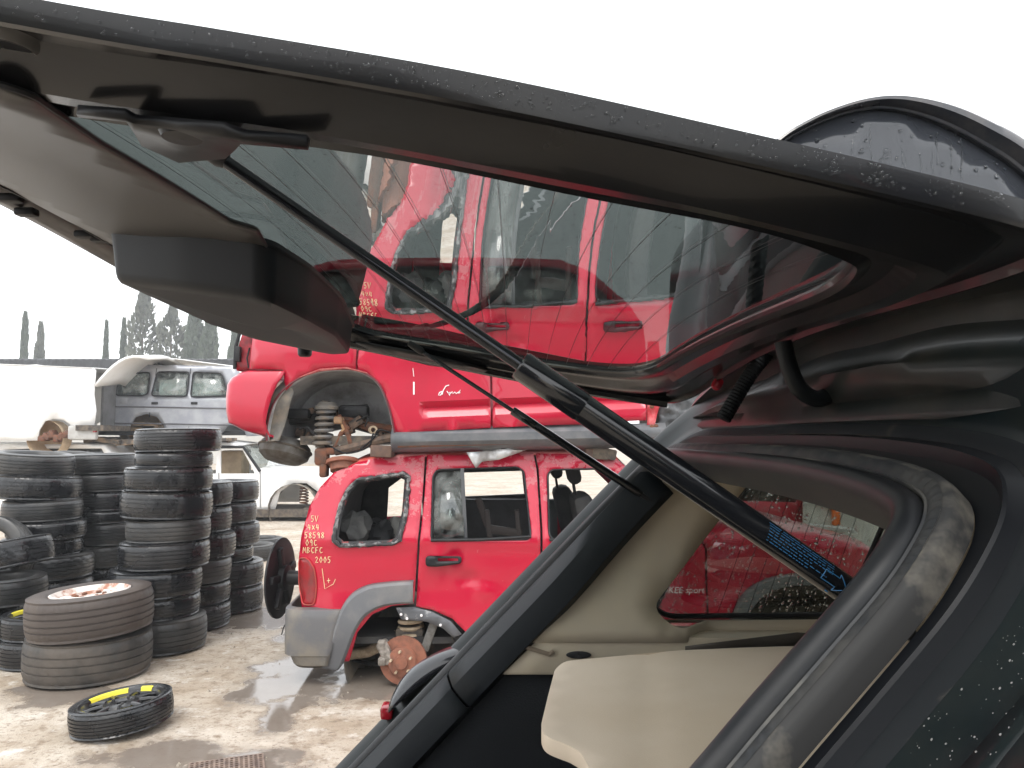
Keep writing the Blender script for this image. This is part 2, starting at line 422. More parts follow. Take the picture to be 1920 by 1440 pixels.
# ---- shed with a corrugated dark roof, far behind
shed = thing('shed', (-20, 46, 0), 'long low shed with dark corrugated roof behind the grey and white vehicles', 'shed')
mb = MB(); mb.box((-20, 49, 2.8), (46, 6, 5.6)); mb.build('wall', mat('shed_wall', (.5, .49, .46), .8, col2=(.4, .39, .36), scale=.4), shed, smooth=False)
rows = []
for (y, z) in ((45.6, 5.60), (45.6, 6.12), (49, 6.5), (52.6, 6.1)):
    rows.append([Vector((-43.2 + i * .2, y + (.06 if i % 2 else 0), z + (.06 if i % 2 else 0))) for i in range(232)])
mb = MB().grid(rows); mb.build('roof', mat('shed_roof', (.022, .024, .026), .7, col2=(.014, .014, .016), scale=.6), shed, smooth=False)
mb = MB(); mb.box((-20, 45.5, 5.50), (46.4, .06, .2)); mb.build('fascia', mat('fascia', (.018, .018, .02), .7), shed, smooth=False)

# ---- cypress and pine trees beyond the shed
leaf_a = mat('cypress_leaf', (.085, .110, .070), .8, col2=(.12, .145, .10), scale=1.2)
leaf_b = mat('pine_leaf', (.11, .12, .09), .8, col2=(.15, .155, .115), scale=1.0)
bark = mat('bark', (.10, .075, .055), .9, col2=(.15, .12, .09), scale=6)
def tree(px, top, wpx, Y, mt, label, lean=0.0, loose=.0, seed=0, stems=1):
    rd = random.Random(seed); x0 = (px - 960) / F_PX * Y; H = CAM_H + (820 - top) / F_PX * Y; W = wpx / F_PX * Y / 2
    t = thing('cypress_tree' if loose < .3 else 'pine_tree', (x0, Y, 0), label, 'tree', 'trees behind the shed')
    mb = MB(); limbs = []
    for k in range(stems):
        ox = 0 if stems == 1 else (k - (stems - 1) / 2) * W * .9; hh = H * (1 - .1 * k)
        limbs.append((ox, hh)); mb.tube([(x0 + ox * .4, Y, 0), (x0 + ox, Y, H * .35), (x0 + ox + lean * W, Y, hh * .96)], [.16 + W * .05, .12, .02], 7)
        for j in range(int(14 + 20 * loose)):
            z = hh * rd.uniform(.3, .9); a = rd.uniform(0, 6.28); l = W * (1 - z / hh) * 1.2 + .2
            mb.tube([(x0 + ox, Y, z), (x0 + ox + math.cos(a) * l, Y + math.sin(a) * l, z + l * .5)], [.04, .012], 4)
    mb.build('trunk', bark, t)
    mb = MB(); n = int(4200 * (1 if stems == 1 else 1.7) * (.8 if loose > .3 else 1))
    ncl = int(60 + 90 * loose * 2); cl = []
    for i in range(n):
        ox, hh = rd.choice(limbs); u = rd.random() ** .8; z = hh * (.22 + .78 * u)
        prof = (1 - u) ** .55 * min(1, (u + .08) * 5) * (1 + .25 * noise.noise(Vector((seed * 3.1, z * .9, ox))))
        a = rd.uniform(0, 6.28); lump = .78 + .5 * noise.noise(Vector((math.cos(a) * 1.6 + seed, math.sin(a) * 1.6, z * .55)))
        if loose and noise.noise(Vector((math.cos(a) * 2.2 + seed * 7, math.sin(a) * 2.2, z * .75))) < -.28 + loose * .55: continue
        R = W * prof * lump * (rd.random() ** .35); c = Vector((x0 + ox + lean * W * u + math.cos(a) * R, Y + math.sin(a) * R, z + rd.uniform(-.1, .1)))
        s = rd.uniform(.10, .26) * (1.0 if loose else .9); d = Vector((math.cos(a) * .5, math.sin(a) * .5, 1)).normalized(); e = d.orthogonal(); e.rotate(Quaternion(d, rd.uniform(0, 6.28)))
        mb.add([c - d * s, c + e * s * .45, c + d * s * 1.3, c - e * s * .45], [(0, 1, 2, 3)])
    mb.build('crown', mt, t, smooth=False)
tree(40, 586, 24, 62, leaf_a, 'slim dark cypress standing alone over the white van roof', seed=1)
tree(70, 606, 32, 66, leaf_b, 'thin see-through tree beside the slim dark cypress', loose=.25, seed=2)
tree(194, 603, 14, 62, leaf_a, 'narrowest cypress behind the raised white tailgate', seed=3)
tree(227, 598, 20, 62, leaf_a, 'small tapered cypress next to the big loose pine', seed=4)
tree(240, 630, 7, 62, leaf_a, 'tiny cypress tip right against the big loose pine', seed=12)
tree(290, 538, 120, 60, leaf_b, 'big loose double-topped pine behind the grey wagon', loose=.34, seed=5, stems=2)
tree(375, 556, 66, 60, leaf_a, 'broad dense cypress group behind the front of the grey wagon', seed=6, stems=2)
tree(397, 588, 22, 61, leaf_a, 'slender cypress leaning on the broad dense cypress group', seed=7)
tree(437, 600, 38, 60, leaf_a, 'cypress showing between the grey wagon and the upper red car', seed=8)
tree(-40, 585, 40, 64, leaf_a, 'dense cypress out beyond the end of the white van', seed=9)

# ================================================================ vehicles in the background
def flat(Y): return lambda x, z: Y
def XZ(pts, Y): return [(P(a, b, Y).x, P(a, b, Y).z) for a, b in pts]
def far_side(pts2d): return pts2d
def shell(parent, prof, Y0, Y1, m, name='roof'):
    """skin swept across the car between two side planes along a profile of (x, z) points"""
    n = 7; rows = []
    for (x, z) in prof:
        rows.append([Vector((x, Y0 + (Y1 - Y0) * k / (n - 1), z + .035 * math.sin(math.pi * k / (n - 1)))) for k in range(n)])
    return MB().grid(rows).build(name, m, parent, thick=.015)
def pane(name, pts2d, Y, m, parent, yfun=None):
    return side_panel(name, pts2d, [], yfun or flat(Y), m, parent, thick=.004, step=.3)
def strip(path, w, d, m, name, parent, Y=None):
    mb = MB()
    for a, b in zip(path[:-1], path[1:]):
        a, b = Vector(a), Vector(b); c = (a + b) / 2; L = (b - a).length; ang = math.atan2(b.z - a.z, b.x - a.x)
        mb.box(c, (L, d, w), Matrix.Rotation(-ang, 3, 'Y'))
    return mb.build(name, m, parent, smooth=False)

# --- grey wagon on top of the row
Yg = 15.0
gd = thing('grey_wagon', (P(320, 815, Yg).x, Yg + .9, P(320, 818, Yg).z), 'grey four-wheel-drive wagon without wheels, stacked above white cars behind tyres', 'car')
gy = lambda x, z: Yg + max(0, z - P(0, 745, Yg).z) * .16
body = XZ([(202, 790), (204, 740), (212, 690), (222, 682), (440, 686), (470, 740), (560, 748), (566, 815), (462, 818), (455, 800), (440, 788), (425, 800), (415, 816), (312, 814), (306, 796), (294, 782), (274, 776), (254, 782), (244, 798), (240, 808), (206, 806)], Yg)
wq = XZ([(222, 700), (278, 698), (277, 738), (268, 742), (217, 741)], Yg); wr = XZ([(292, 697), (352, 697), (350, 743), (284, 742)], Yg); wf = XZ([(360, 697), (412, 699), (430, 742), (358, 744)], Yg)
side_panel('body_side', body, [wq, wr, wf], gy, silver_p, gd, .03, .12)
pane('window', wq, Yg + .02, win_bg, gd, lambda x, z: gy(x, z) + .02); pane('window', wr, 0, win_bg, gd, lambda x, z: gy(x, z) + .02); pane('window', wf, 0, win_bg, gd, lambda x, z: gy(x, z) + .02)
for (wpts) in (wq, wr, wf):
    mb = MB(); mb.tube([Vector((a, gy(a, b) - .012, b)) for a, b in rounded(wpts, .05, 2)], .016, 5, closed=True); mb.build('window_frame', black_pl, gd)
for wx in (296, 354):
    a, b = P(wx - 6 if wx < 300 else wx, 690, Yg), P(wx - 16 if wx < 300 else wx, 782 if wx < 300 else 812, Yg)
    mb = MB(); mb.tube([Vector((a.x, gy(a.x, a.z) - .003, a.z)), Vector((b.x, gy(b.x, b.z) - .003, b.z))], .008, 5); mb.build('door_seam', black_pl, gd)
for (a, b, c, d) in ((206, 762, 440, 766), (206, 793, 440, 797)):
    mb = MB(); p0, p1 = P(a, b, Yg - .012), P(c, d, Yg - .012); mb.tube([p0, p1], .014, 6); mb.build('body_moulding', mat('moulding', (.10, .10, .11), .5), gd)
for hx in (290, 364):
    c = P(hx, 756, Yg - .01); MB().box(c, (.12, .03, .05), bev=.008).build('door_handle', black_pl, gd)
c = P(231, 751, Yg - .004); MB().box(c, (.15, .012, .12), bev=.006).build('fuel_flap', silver_p, gd)
rp = XZ([(206, 800), (203, 740), (209, 694), (216, 682), (290, 668), (330, 672), (440, 686), (470, 740), (560, 748), (566, 815)], Yg)
shell(gd, rp, Yg + .1, Yg + 1.75, white_p)
side_panel('body_side', body, [wq, wr, wf], lambda x, z: Yg + 1.85 - (gy(x, z) - Yg), silver_p, gd, .03, .25, inward=-1)
MB().box(P(330, 812, Yg) + Vector((0, .9, 0)), (3.4, 1.6, .08)).build('floor_pan', dark_in, gd)
for (fx, fw, col) in ((262, .34, 0), (284, .3, 1), (275, .6, 2)):
    c = P(fx, 798 + col * 5, Yg + .35); MB().box(c, (fw, .3, .14 + .06 * col), bev=.03).build('axle_part', mat('tan_dirt', (.34, .23, .13), .9, col2=(.2, .13, .08), scale=5), gd)
wl = P(274, 800, Yg + .5); MB().lathe([(.42, -.3), (.42, .0), (.30, .1), (0, .12)], axis_frame(wl, (0, 1, 0)), 20).build('wheel_liner', mat('tan_liner', (.42, .30, .18), .9, col2=(.3, .2, .12), scale=4), gd)
a = P(236, 684, Yg + .2); mb = MB()
for k in range(5): mb.box(a + Vector((k * .16, .1 + .05 * k, .02 + .03 * (k % 2))), (.22, .5, .04), Matrix.Rotation(.15 * k, 3, 'Y'))
mb.build('torn_sunroof', black_pl, gd)

# --- white row below: long white bodies behind the tyres
Yw = 14.6
wd = thing('white_wagon', (P(500, 960, Yw).x, Yw + .8, 0), 'stripped white four-wheel-drive wagon with bare front wing, under the grey wagon', 'car')
wbody = XZ([(262, 850), (280, 836), (400, 828), (455, 836), (486, 880), (600, 884), (640, 890), (640, 950), (612, 956), (600, 925), (575, 906), (548, 906), (525, 922), (516, 955), (420, 955), (262, 955)], Yw)
wwin = XZ([(414, 842), (454, 842), (478, 888), (414, 888)], Yw); ww2 = XZ([(300, 846), (405, 842), (405, 888), (300, 888)], Yw)
side_panel('body_side', wbody, [wwin, ww2], flat(Yw), white_p, wd, .03, .15)
side_panel('body_side', wbody, [wwin, ww2], flat(Yw + 1.7), white_p, wd, .03, .3, inward=-1)
shell(wd, XZ([(262, 850), (280, 836), (400, 828), (455, 834)], Yw), Yw + .01, Yw + 1.69, white_p)
shell(wd, XZ([(484, 879), (560, 882), (640, 890), (642, 950)], Yw), Yw + .01, Yw + 1.69, white_p, 'bonnet')
ws = [P(456, 836, Yw + .05), P(486, 880, Yw + .05)]
MB().grid([[ws[0], ws[0] + Vector((0, 1.55, 0))], [ws[1], ws[1] + Vector((.1, 1.55, 0))]]).build('windscreen', win_bg, wd)
mb = MB(); mb.tube([P(414, 838, Yw - .01), P(456, 838, Yw - .01), P(488, 884, Yw - .01)], .03, 6); mb.build('pillar_trim', black_pl, wd)
for sx in (488, 410):
    MB().tube([P(sx, 886, Yw - .008), P(sx, 952, Yw - .008)], .012, 5).build('door_seam', mat('seam_grey', (.3, .3, .3), .6), wd)
MB().box(P(440, 880, Yw + .8), (.45, .5, .75), bev=.06).build('seat', mat('tan_seat', (.42, .31, .2), .8, col2=(.3, .22, .14), scale=4), wd)
MB().lathe([(.46, -.5), (.46, .05)], axis_frame(P(562, 950, Yw + .35), (0, 1, 0)), 20).build('wheel_liner', liner, wd)
def coil(c, ax, R, L, turns, r, m, parent, name='coil_spring'):
    fr = axis_frame(c, ax); n = int(turns * 14)
    return MB().tube([fr @ Vector((R * math.cos(2 * math.pi * turns * i / n), R * math.sin(2 * math.pi * turns * i / n), L * i / n)) for i in range(n + 1)], r, 6).build(name, m, parent)
coil(P(570, 945, Yw + .15), (0, 0, 1), .075, .33, 6, .014, rust, wd)
MB().box(P(470, 957, Yw + .5), (4.0, 1.2, .14)).build('chassis', mud, wd)
mb = MB(); mb.tube([P(585, 950, Yw + .1), P(578, 975, Yw + .1)], .05, 6); mb.box(P(590, 957, Yw + .1), (.4, .2, .12), bev=.03); mb.build('axle', mud, wd)

def white_wreck(px0, px1, ytop, ybot, Y, label, wins):
    t = thing('white_car', (P((px0 + px1) / 2, ybot, Y).x, Y + .8, 0), label, 'car')
    h = ybot - ytop
    o = XZ([(px0, ybot), (px0, ytop + h * .45), (px0 + 12, ytop + h * .05), (px0 + 20, ytop), (px1 - 60, ytop + 2), (px1 - 25, ytop + h * .4), (px1, ytop + h * .5), (px1, ybot)], Y)
    hs = [XZ(w, Y) for w in wins]
    side_panel('body_side', o, hs, flat(Y), white_p, t, .03, .2); side_panel('body_side', o, hs, flat(Y + 1.6), white_p, t, .03, .4, inward=-1)
    shell(t, o[1:7], Y + .01, Y + 1.59, white_p)
    for w in hs: pane('window', w, Y + .02, glass('dark_pane', (.1, .11, .11)) if 'dark_pane' not in MATS else MATS['dark_pane'], t)
    return t
white_wreck(-90, 258, 832, 960, 14.4, 'white car body squashed under the white van, behind the left tyre stacks', [[(8, 843), (60, 841), (68, 856), (12, 858)], [(75, 841), (190, 841), (200, 858), (80, 858)]])

# --- white van with open tail on the left
Yv = 14.0
vn = thing('white_van', (P(60, 822, Yv).x, Yv + .9, P(60, 824, Yv).z), 'white panel van with raised tail door and beige bare wheel arch', 'van')
vo = XZ([(-190, 824), (-190, 690), (-170, 680), (0, 682), (172, 689), (178, 694), (176, 740), (180, 770), (176, 800), (140, 806), (132, 796), (118, 787), (100, 785), (84, 790), (74, 806), (70, 826), (40, 826)], Yv)
side_panel('body_side', vo, [], lambda x, z: Yv + max(0, z - 2.4) * .05, white_p, vn, .03, .2)
side_panel('body_side', vo, [], flat(Yv + 1.8), white_p, vn, .03, .4, inward=-1)
shell(vn, XZ([(-190, 690), (-170, 680), (0, 682), (172, 689)], Yv), Yv + .01, Yv + 1.79, white_p)
MB().box(P(156, 811, Yv + .02), (.52, .12, .26), bev=.04).build('bumper', mat('pale_bumper', (.45, .45, .44), .6, col2=(.36, .35, .33), scale=6), vn)
MB().box(P(178, 806, Yv - .03), (.06, .06, .09), bev=.01).build('tail_lamp', red_lens, vn)
MB().lathe([(.33, -.3), (.33, .0), (.24, .14), (0, .18)], axis_frame(P(102, 822, Yv + .3), (0, 1, 0)), 22).build('wheel_liner', mat('beige_liner', (.55, .42, .28), .9, col2=(.42, .31, .2), scale=5), vn)
mb = MB()
for k in range(6): mb.box(P(82 + k * 9, 822 - (k % 3) * 4, Yv + .1), (.14, .2, .1), Matrix.Rotation(k * .5, 3, 'Y'), bev=.02)
mb.build('axle_part', rust, vn)
rows = []
for k in range(9):
    u = k / 8; a = P(176 - 24 * math.sin(u * 1.5) + 125 * u, 722 - 56 * math.sin(u * math.pi * .62) , Yv)
    rows.append([a, a + Vector((0, .85, .10)), a + Vector((0, 1.7, 0))])
dr = MB().grid(rows).build('tail_door', white_p, vn, thick=.05)
gi = P(176, 700, Yv + .3); gj = P(212, 800, Yv + .3)
MB().box(((gi.x + gj.x) / 2 - .15, Yv + 1.2, (gi.z + gj.z) / 2), (.05, 1.3, gi.z - gj.z)).build('load_bay_wall', grey_in, vn)
mb = MB(); mb.box(P(195, 803, Yv + .4), (.5, 1.0, .1)); mb.build('load_floor', mud, vn)
mb = MB()
rd = random.Random(3)
for k in range(22): mb.box(P(160 + k * 12, 828 + rd.uniform(-4, 3), 14.5) + Vector((0, rd.uniform(0, .8), 0)), (rd.uniform(.2, .5), rd.uniform(.2, .6), rd.uniform(.04, .1)), Matrix.Rotation(rd.uniform(-.2, .2), 3, 'Y'))
o = mb.build('scrap_layer', mat('scrap_dark', (.05, .045, .04), .8, col2=(.25, .18, .12), scale=6), smooth=False); o['kind'] = 'stuff'
tag(o, 'tangle of dark scrap squeezed between the stacked wrecks', 'scrap')

# --- cars behind the bonnet of the lower red car
Yb = 9.2
rb = thing('red_hatchback', (P(1400, 1000, Yb).x, Yb + .8, 0), 'red car with big dark window behind the bonnet of the lower red SUV', 'car')
ro = XZ([(1290, 1140), (1300, 930), (1345, 850), (1400, 838), (1500, 845), (1508, 950), (1512, 1140)], Yb); rw = XZ([(1385, 868), (1492, 872), (1494, 942), (1352, 938)], Yb)
side_panel('body_side', ro, [rw], flat(Yb), red_paint, rb, .03, .15); side_panel('body_side', ro, [rw], flat(Yb + 1.6), red_paint, rb, .03, .4, inward=-1)
shell(rb, ro[1:5], Yb + .01, Yb + 1.59, red_paint); pane('window', rw, Yb + .02, MATS['dark_pane'], rb)
MB().box(P(1420, 1130, Yb) + Vector((0, .8, 0)), (1.0, 1.4, .1)).build('floor_pan', dark_in, rb)
wb2 = thing('white_truck', (P(1570, 1000, 8.8).x, 9.6, 0), 'white truck nose with orange indicator, behind the red bonnet', 'truck')
wo = XZ([(1512, 1120), (1508, 900), (1512, 830), (1700, 830), (1700, 1120)], 8.8)
side_panel('cab_side', wo, [], lambda x, z: 8.8 + .05 * math.sin(z * 3), mat('dirty_white', (.6, .61, .57), .5, col2=(.45, .46, .43), scale=4), wb2, .03, .15)
shell(wb2, [wo[1], wo[2], wo[3], wo[4]], 8.81, 10.4, white_p)
MB().box(P(1567, 960, 8.78), (.09, .06, .3), bev=.02).build('indicator', mat('amber_lens', (.75, .16, .02), .2), wb2)
MB().box(P(1545, 942, 8.79), (.2, .02, .07), bev=.01).build('grille_slot', dark_in, wb2)
mb = MB(); mb.tube([P(1515, 985, 8.76), P(1600, 995, 8.76)], .03, 6); mb.build('bumper_rail', mat('rail', (.5, .51, .5), .4), wb2)

# ================================================================ tyres
def tyre_rubber(name, col, col2, rough, rough2):
    def ex(t, b, src):
        # sidewall and tread dust in streaks
        pass
    return mat(name, col, rough, col2=col2, scale=3.2, lo=.45, hi=.72, rough2=rough2, coords='obj', rnd=True, bump=.12, bscale=60)
rubber = [tyre_rubber('rubber_wet', (.011, .012, .014), (.026, .026, .027), .20, .45), tyre_rubber('rubber_worn', (.024, .025, .026), (.070, .067, .062), .32, .6)]
rubber_brown = tyre_rubber('rubber_muddy', (.058, .046, .040), (.10, .08, .066), .55, .75)
RT, HT = .31, .19
def tyre_mesh(name, kind, rim_r=.205, R=RT, Hh=HT):
    """tyre lying flat, axis Z, bottom at z=0; real grooves and shoulder blocks"""
    seg = 180; h = Hh / 2; hw = h * .80
    rows = []   # (radius, z, role)
    def side(sg):
        w_ = R - rim_r; return [(rim_r, sg * h * .62), (rim_r + w_ * .06, sg * h * .80), (rim_r + w_ * .19, sg * h * .93), (rim_r + w_ * .38, sg * h * .985), (rim_r + w_ * .52, sg * h * 1.0), (rim_r + w_ * .67, sg * h * .985), (R - w_ * .20, sg * h * .95), (R - w_ * .09, sg * h * .90)]
    low = [(a, b, 's') for a, b in side(-1)]; high = [(a, b, 's') for a, b in side(1)][::-1]
    grooves = {0: (-.52, -.18, .18, .52), 1: (-.45, 0, .45), 2: (-.55, -.2, .2, .55), 3: (-.6, -.2, .2, .6), 4: (-.66, -.33, 0, .33, .66)}[kind]
    gw = .045 if kind != 4 else .035
    tread = [(-1.0, 'h')]; last = -1.0
    zs = [-1.0, -.9, -.8, -.7]
    pts = [-1.0, -.86, -.72]
    for gg in grooves: pts += [gg - gw - .012, gg - gw + .012, gg + gw - .012, gg + gw + .012]
    pts += [.72, .86, 1.0]
    for a, b in zip(grooves[:-1], grooves[1:]): pts += [(a + b) / 2 - .05, (a + b) / 2 + .05]
    pts = sorted(set(pts)); tread = [(p_, 't') for p_ in pts]
    prof = low + [(None, p_ * hw, p_) for p_, _ in tread] + high
    n = len(prof); vs = []; fs = []
    for k in range(seg):
        a = 2 * math.pi * k / seg
        for (r, z, role) in prof:
            if role == 's': rr = r; da = 0
            else:
                p_ = role; rr = R - .006 * p_ * p_ - .012 * max(0, abs(p_) - .8) * 5 * .5
                da = 0
                ing = any(abs(p_ - gg) < gw for gg in grooves)
                if ing: rr -= .007
                else:
                    ph = k
                    if kind in (0, 2) and abs(p_) > .6 and (k + (3 if p_ > 0 else 0)) % 6 < 1: rr -= .003
                    if kind == 1 and (k + int(p_ * 9)) % 6 < 1: rr -= .003
                    if kind == 3 and (k + int(abs(p_) * 10)) % 7 < 2: rr -= .003
                    if kind == 4 and abs(p_) > .8 and k % 5 < 1: rr -= .004
                if kind in (1, 3) : da = .035 * abs(p_)
            aa = a + da
            vs.append((rr * math.cos(aa), rr * math.sin(aa), z + h))
    for k in range(seg):
        l = (k + 1) % seg
        for i in range(n):
            j = (i + 1) % n
            fs.append((k * n + i, l * n + i, l * n + j, k * n + j))
    me = bpy.data.meshes.new(name); me.from_pydata(vs, [], fs)
    bm = bmesh.new(); bm.from_mesh(me); bmesh.ops.recalc_face_normals(bm, faces=bm.faces[:]); bm.to_mesh(me); bm.free()
    finish(me, True, 32); return me
TY = []
for ri, rb_ in enumerate(rubber):
    for kd in range(5):
        me = tyre_mesh('tyre_mesh', kd); me.materials.append(rb_); TY.append(me)
me_brown = tyre_mesh('tyre_mesh_big', 2, rim_r=.19); me_brown.materials.append(rubber_brown)
me_brown2 = tyre_mesh('tyre_mesh_big', 1, rim_r=.20); me_brown2.materials.append(mat('rubber_dusty', (.035, .033, .031), .5, col2=(.085, .072, .06), scale=4, rough2=.7, coords='obj', bump=.15, bscale=60))
me_spare = tyre_mesh('tyre_mesh_spare', 4, rim_r=.250); me_spare.materials.append(rubber[0])
def put_tyre(me, c, dia, h, label, group, tilt=(0, 0), rot=None, name='tyre'):
    o = bpy.data.objects.new(name, me); COL.objects.link(o); WORLD[o.name] = Vector(c)
    o.location = c; o.scale = (dia / 2 / RT, dia / 2 / RT, h / HT)
    o.rotation_euler = (tilt[0], tilt[1], random.uniform(0, 6.28) if rot is None else rot)
    return tag(o, label, 'tyre', group)
ORD = ['topmost', 'second', 'third', 'fourth', 'fifth', 'sixth', 'seventh', 'eighth', 'ninth', 'tenth']
def stack(desc, group, Y, bounds, centers, widths, kinds, tilts=None, mats=None):
    """bounds: photo rows of the joints down the front of the stack; the last one stands on the ground"""
    n = len(centers); yf = Y - .31
    zs = [CAM_H + (ray(0, b).z / ray(0, b).y) * yf for b in bounds]; zb = zs[-1]
    zs = [z - zb * (1 - 0) * ((zs[0] - z) / (zs[0] - zb)) for z in zs]     # ground the lowest one
    for i in range(n):
        dia = widths[i] / F_PX * Y; x = (centers[i] - 960) / F_PX * Y
        h = zs[i] - zs[i + 1]
        lab = ('topmost tyre of ' if i == 0 else 'bottom tyre of ' if i == n - 1 else ORD[i] + ' tyre from the top of ') + desc
        tl = (tilts or {}).get(i, (0, 0)); tl = (tl[0] + random.uniform(-.012, .012), tl[1] + random.uniform(-.012, .012))
        put_tyre(TY[kinds[i % len(kinds)]], (x, Y + random.uniform(-.02, .02), zs[i + 1]), dia, h * 1.01, lab, group, tl)
random.seed(11)
G = 'used tyres stacked in the yard'
stack('the tallest stack, right behind the brown tyre pair', G, 5.85, [803, 848, 876, 921, 974, 1017, 1068, 1119, 1161, 1225], [335, 331, 322, 317, 323, 317, 304, 303, 315],
      [153, 136, 154, 160, 146, 158, 160, 155, 158], [4, 0, 4, 2, 6, 2, 2, 0, 7], {0: (.0, .02), 3: (0, .025)})
stack('the shaded stack wedged between two taller ones', G, 7.25, [852, 888, 920, 954, 976, 1017, 1056, 1100, 1132], [196, 198, 203, 203, 208, 206, 206, 206], [120, 108, 112, 108, 112, 110, 108, 108], [5, 7, 0, 0, 5, 8, 4, 0])
stack('the leaning stack with the tilted spare beside its foot', G, 6.65, [850, 893, 938, 977, 1011, 1042, 1086, 1130, 1172], [66, 78, 90, 98, 89, 98, 110, 108], [136, 147, 132, 132, 136, 162, 140, 140], [5, 2, 7, 0, 2, 8, 1, 5], {0: (0, -.07), 1: (0, -.06)})
stack('the shiny stack pressed against the tallest one', G, 6.55, [906, 952, 1001, 1049, 1094, 1134, 1180], [366, 366, 374, 368, 367, 369], [138, 142, 142, 140, 140, 140], [0, 4, 4, 6, 2, 4])
stack('the stack next to the black round spare carrier', G, 7.15, [904, 944, 984, 1027, 1056, 1102, 1150], [422, 420, 424, 415, 433, 433], [128, 128, 130, 128, 132, 132], [0, 4, 2, 4, 2, 4])
put_tyre(TY[5], P(139, 868, 8.2) + Vector((0, 0, -.1)), .62, .18, 'grey tyre slumped over the back of the stacks under the white van', G, (.1, .16))
for i, (px, Yq) in enumerate(((139, 8.2),)):
    for k in range(6): put_tyre(TY[(k * 3) % 10], (P(px, 868, Yq).x, Yq, k * .2 - (0 if k == 0 else 0)), .62, .2, ('bottom' if k == 0 else ORD[6 - k]) + ' tyre of the hidden pile under the slumped grey tyre', G)
# row lying behind, near the carrier
for i, (px, py) in enumerate(((470, 1055), (488, 1040))):
    q = PZ(px, py, 0); put_tyre(TY[5 + i], (q.x - .1, q.y + .3, 0), .60, .19, ['tyre lying flat behind the shiny stacks', 'second tyre lying flat by the yard opening behind the stacks'][i], G)
# left edge pile
q = P(20, 1215, 5.75)
zz = 0
for i, (dx, lab) in enumerate(((-.02, 'bottom tyre of the low pile carrying the tilted tyre'), (-.01, 'second tyre from the ground of the low pile carrying the tilted tyre'), (.06, 'upper flat tyre of the low pile carrying the tilted tyre'))):
    h = (.17, .18, .19)[i]; x = P((-55, -48, -5)[i], 1180, 5.75).x; put_tyre(TY[(2, 0, 6)[i]], (x, 5.75, zz), .62, h, lab, G); zz += h
put_tyre(TY[1], (P(15, 1100, 5.75).x, 5.72, zz + .055), .64, .20, 'tyre lying tilted on the low pile beside the leaning stack', G, (.02, .20))
put_tyre(TY[6], (P(-12, 1010, 6.15).x, 6.2, .60 + .0), .64, .2, 'tyre propped upright against the leaning stack', G, (1.35, .15), rot=0)
for k in range(3): put_tyre(TY[5 + k], (P(-20, 1010, 6.25).x, 6.4, k * .2), .62, .2, ['bottom', 'middle', 'upper'][k] + ' tyre of the pile under the propped upright tyre', G)

# --- wheels with rims
yellow = mat('yellow_paint', (.72, .62, .04), .5); rim_black = mat('rim_black', (.012, .012, .013), .3, coat=.3)
steel_old = mat('old_steel_rim', (.68, .64, .60), .6, col2=(.34, .15, .09), scale=9, lo=.5, hi=.62)
def wheel_empty(name, c, label, group=None, tilt=(0, 0, 0)):
    t = thing(name, c, label, 'wheel', group); t.rotation_euler = tilt; return t
def local_child(t, mb, name, m, smooth=True, parent=None):
    """mesh given in the wheel's own frame"""
    me = bpy.data.meshes.new(name); me.from_pydata([tuple(v) for v in mb.v], [], mb.f)
    bm = bmesh.new(); bm.from_mesh(me); bmesh.ops.recalc_face_normals(bm, faces=bm.faces[:]); bm.to_mesh(me); bm.free(); finish(me, smooth, 35)
    o = link_mesh(name, me, m, parent or t); return o
I4 = Matrix.Identity(4)
def spare_wheel(c, dia, h, label, tilt, yaw=0, marks=((60, 40), (140, 95), (265, 30))):
    t = wheel_empty('spare_wheel', c, label, 'black space-saver wheels with yellow marks', (tilt[0], tilt[1], yaw)); k = dia / 2
    ty = bpy.data.objects.new('tyre', me_spare); COL.objects.link(ty); ty.parent = t; ty.scale = (k / RT, k / RT, h / HT)
    rr = .250 / RT * k
    mb = MB(); mb.lathe([(rr * 1.0, h * .2), (rr * 1.0, h * .8), (rr * 1.05, h * .93), (rr * 1.0, h * .96), (rr * .93, h * .90), (rr * .88, h * .70), (rr * .84, h * .60)], I4, 48); local_child(t, mb, 'rim', rim_black)
    mb = MB(); mb.lathe([(rr * .50, h * .74), (rr * .46, h * .84), (rr * .30, h * .88), (rr * .22, h * .80), (rr * .12, h * .80), (rr * .10, h * .6), (0, h * .6)], I4, 36)
    for i in range(9):
        a = i * 2 * math.pi / 9; d = Vector((math.cos(a), math.sin(a), 0)); mb.tube([d * rr * .44 + Vector((0, 0, h * .80)), d * rr * .70 + Vector((0, 0, h * .80)), d * rr * .88 + Vector((0, 0, h * .72))], [.014, .011, .015], 8)
    hub = local_child(t, mb, 'hub_disc', rim_black)
    mb = MB(); mb.lathe([(rr * .9, h * .25), (0, h * .25)], I4, 36); local_child(t, mb, 'rim_well', dark_in)
    for i in range(5):
        a = i * 2 * math.pi / 5; mb = MB(); mb.lathe([(.009, h * .84), (.009, h * .90), (.005, h * .92), (0, h * .92)], Matrix.Translation((math.cos(a) * rr * .3, math.sin(a) * rr * .3, 0)), 10); local_child(t, mb, 'bolt_seat', dark_in, parent=hub)
    for (a0, da) in marks:
        rows = []
        for i in range(13):
            a = math.radians(a0 + da * i / 12); d = Vector((math.cos(a), math.sin(a), 0)); rows.append([d * rr * .98 + Vector((0, 0, h * .975)), d * rr * .925 + Vector((0, 0, h * .925)), d * rr * .895 + Vector((0, 0, h * .80))])
        mb = MB().grid(rows); local_child(t, mb, 'yellow_mark', yellow)
    return t
q = PZ(216, 1372, 0)
spare_wheel((q.x, q.y + .08, .015), 187 / F_PX * 3.98, .135, 'thin black space-saver wheel with yellow rim marks lying alone on the wet ground', (-.02, -.10), .2, ((52, 22), (95, 62), (285, 16), (215, 8)))
q = P(84, 1200, 5.5)
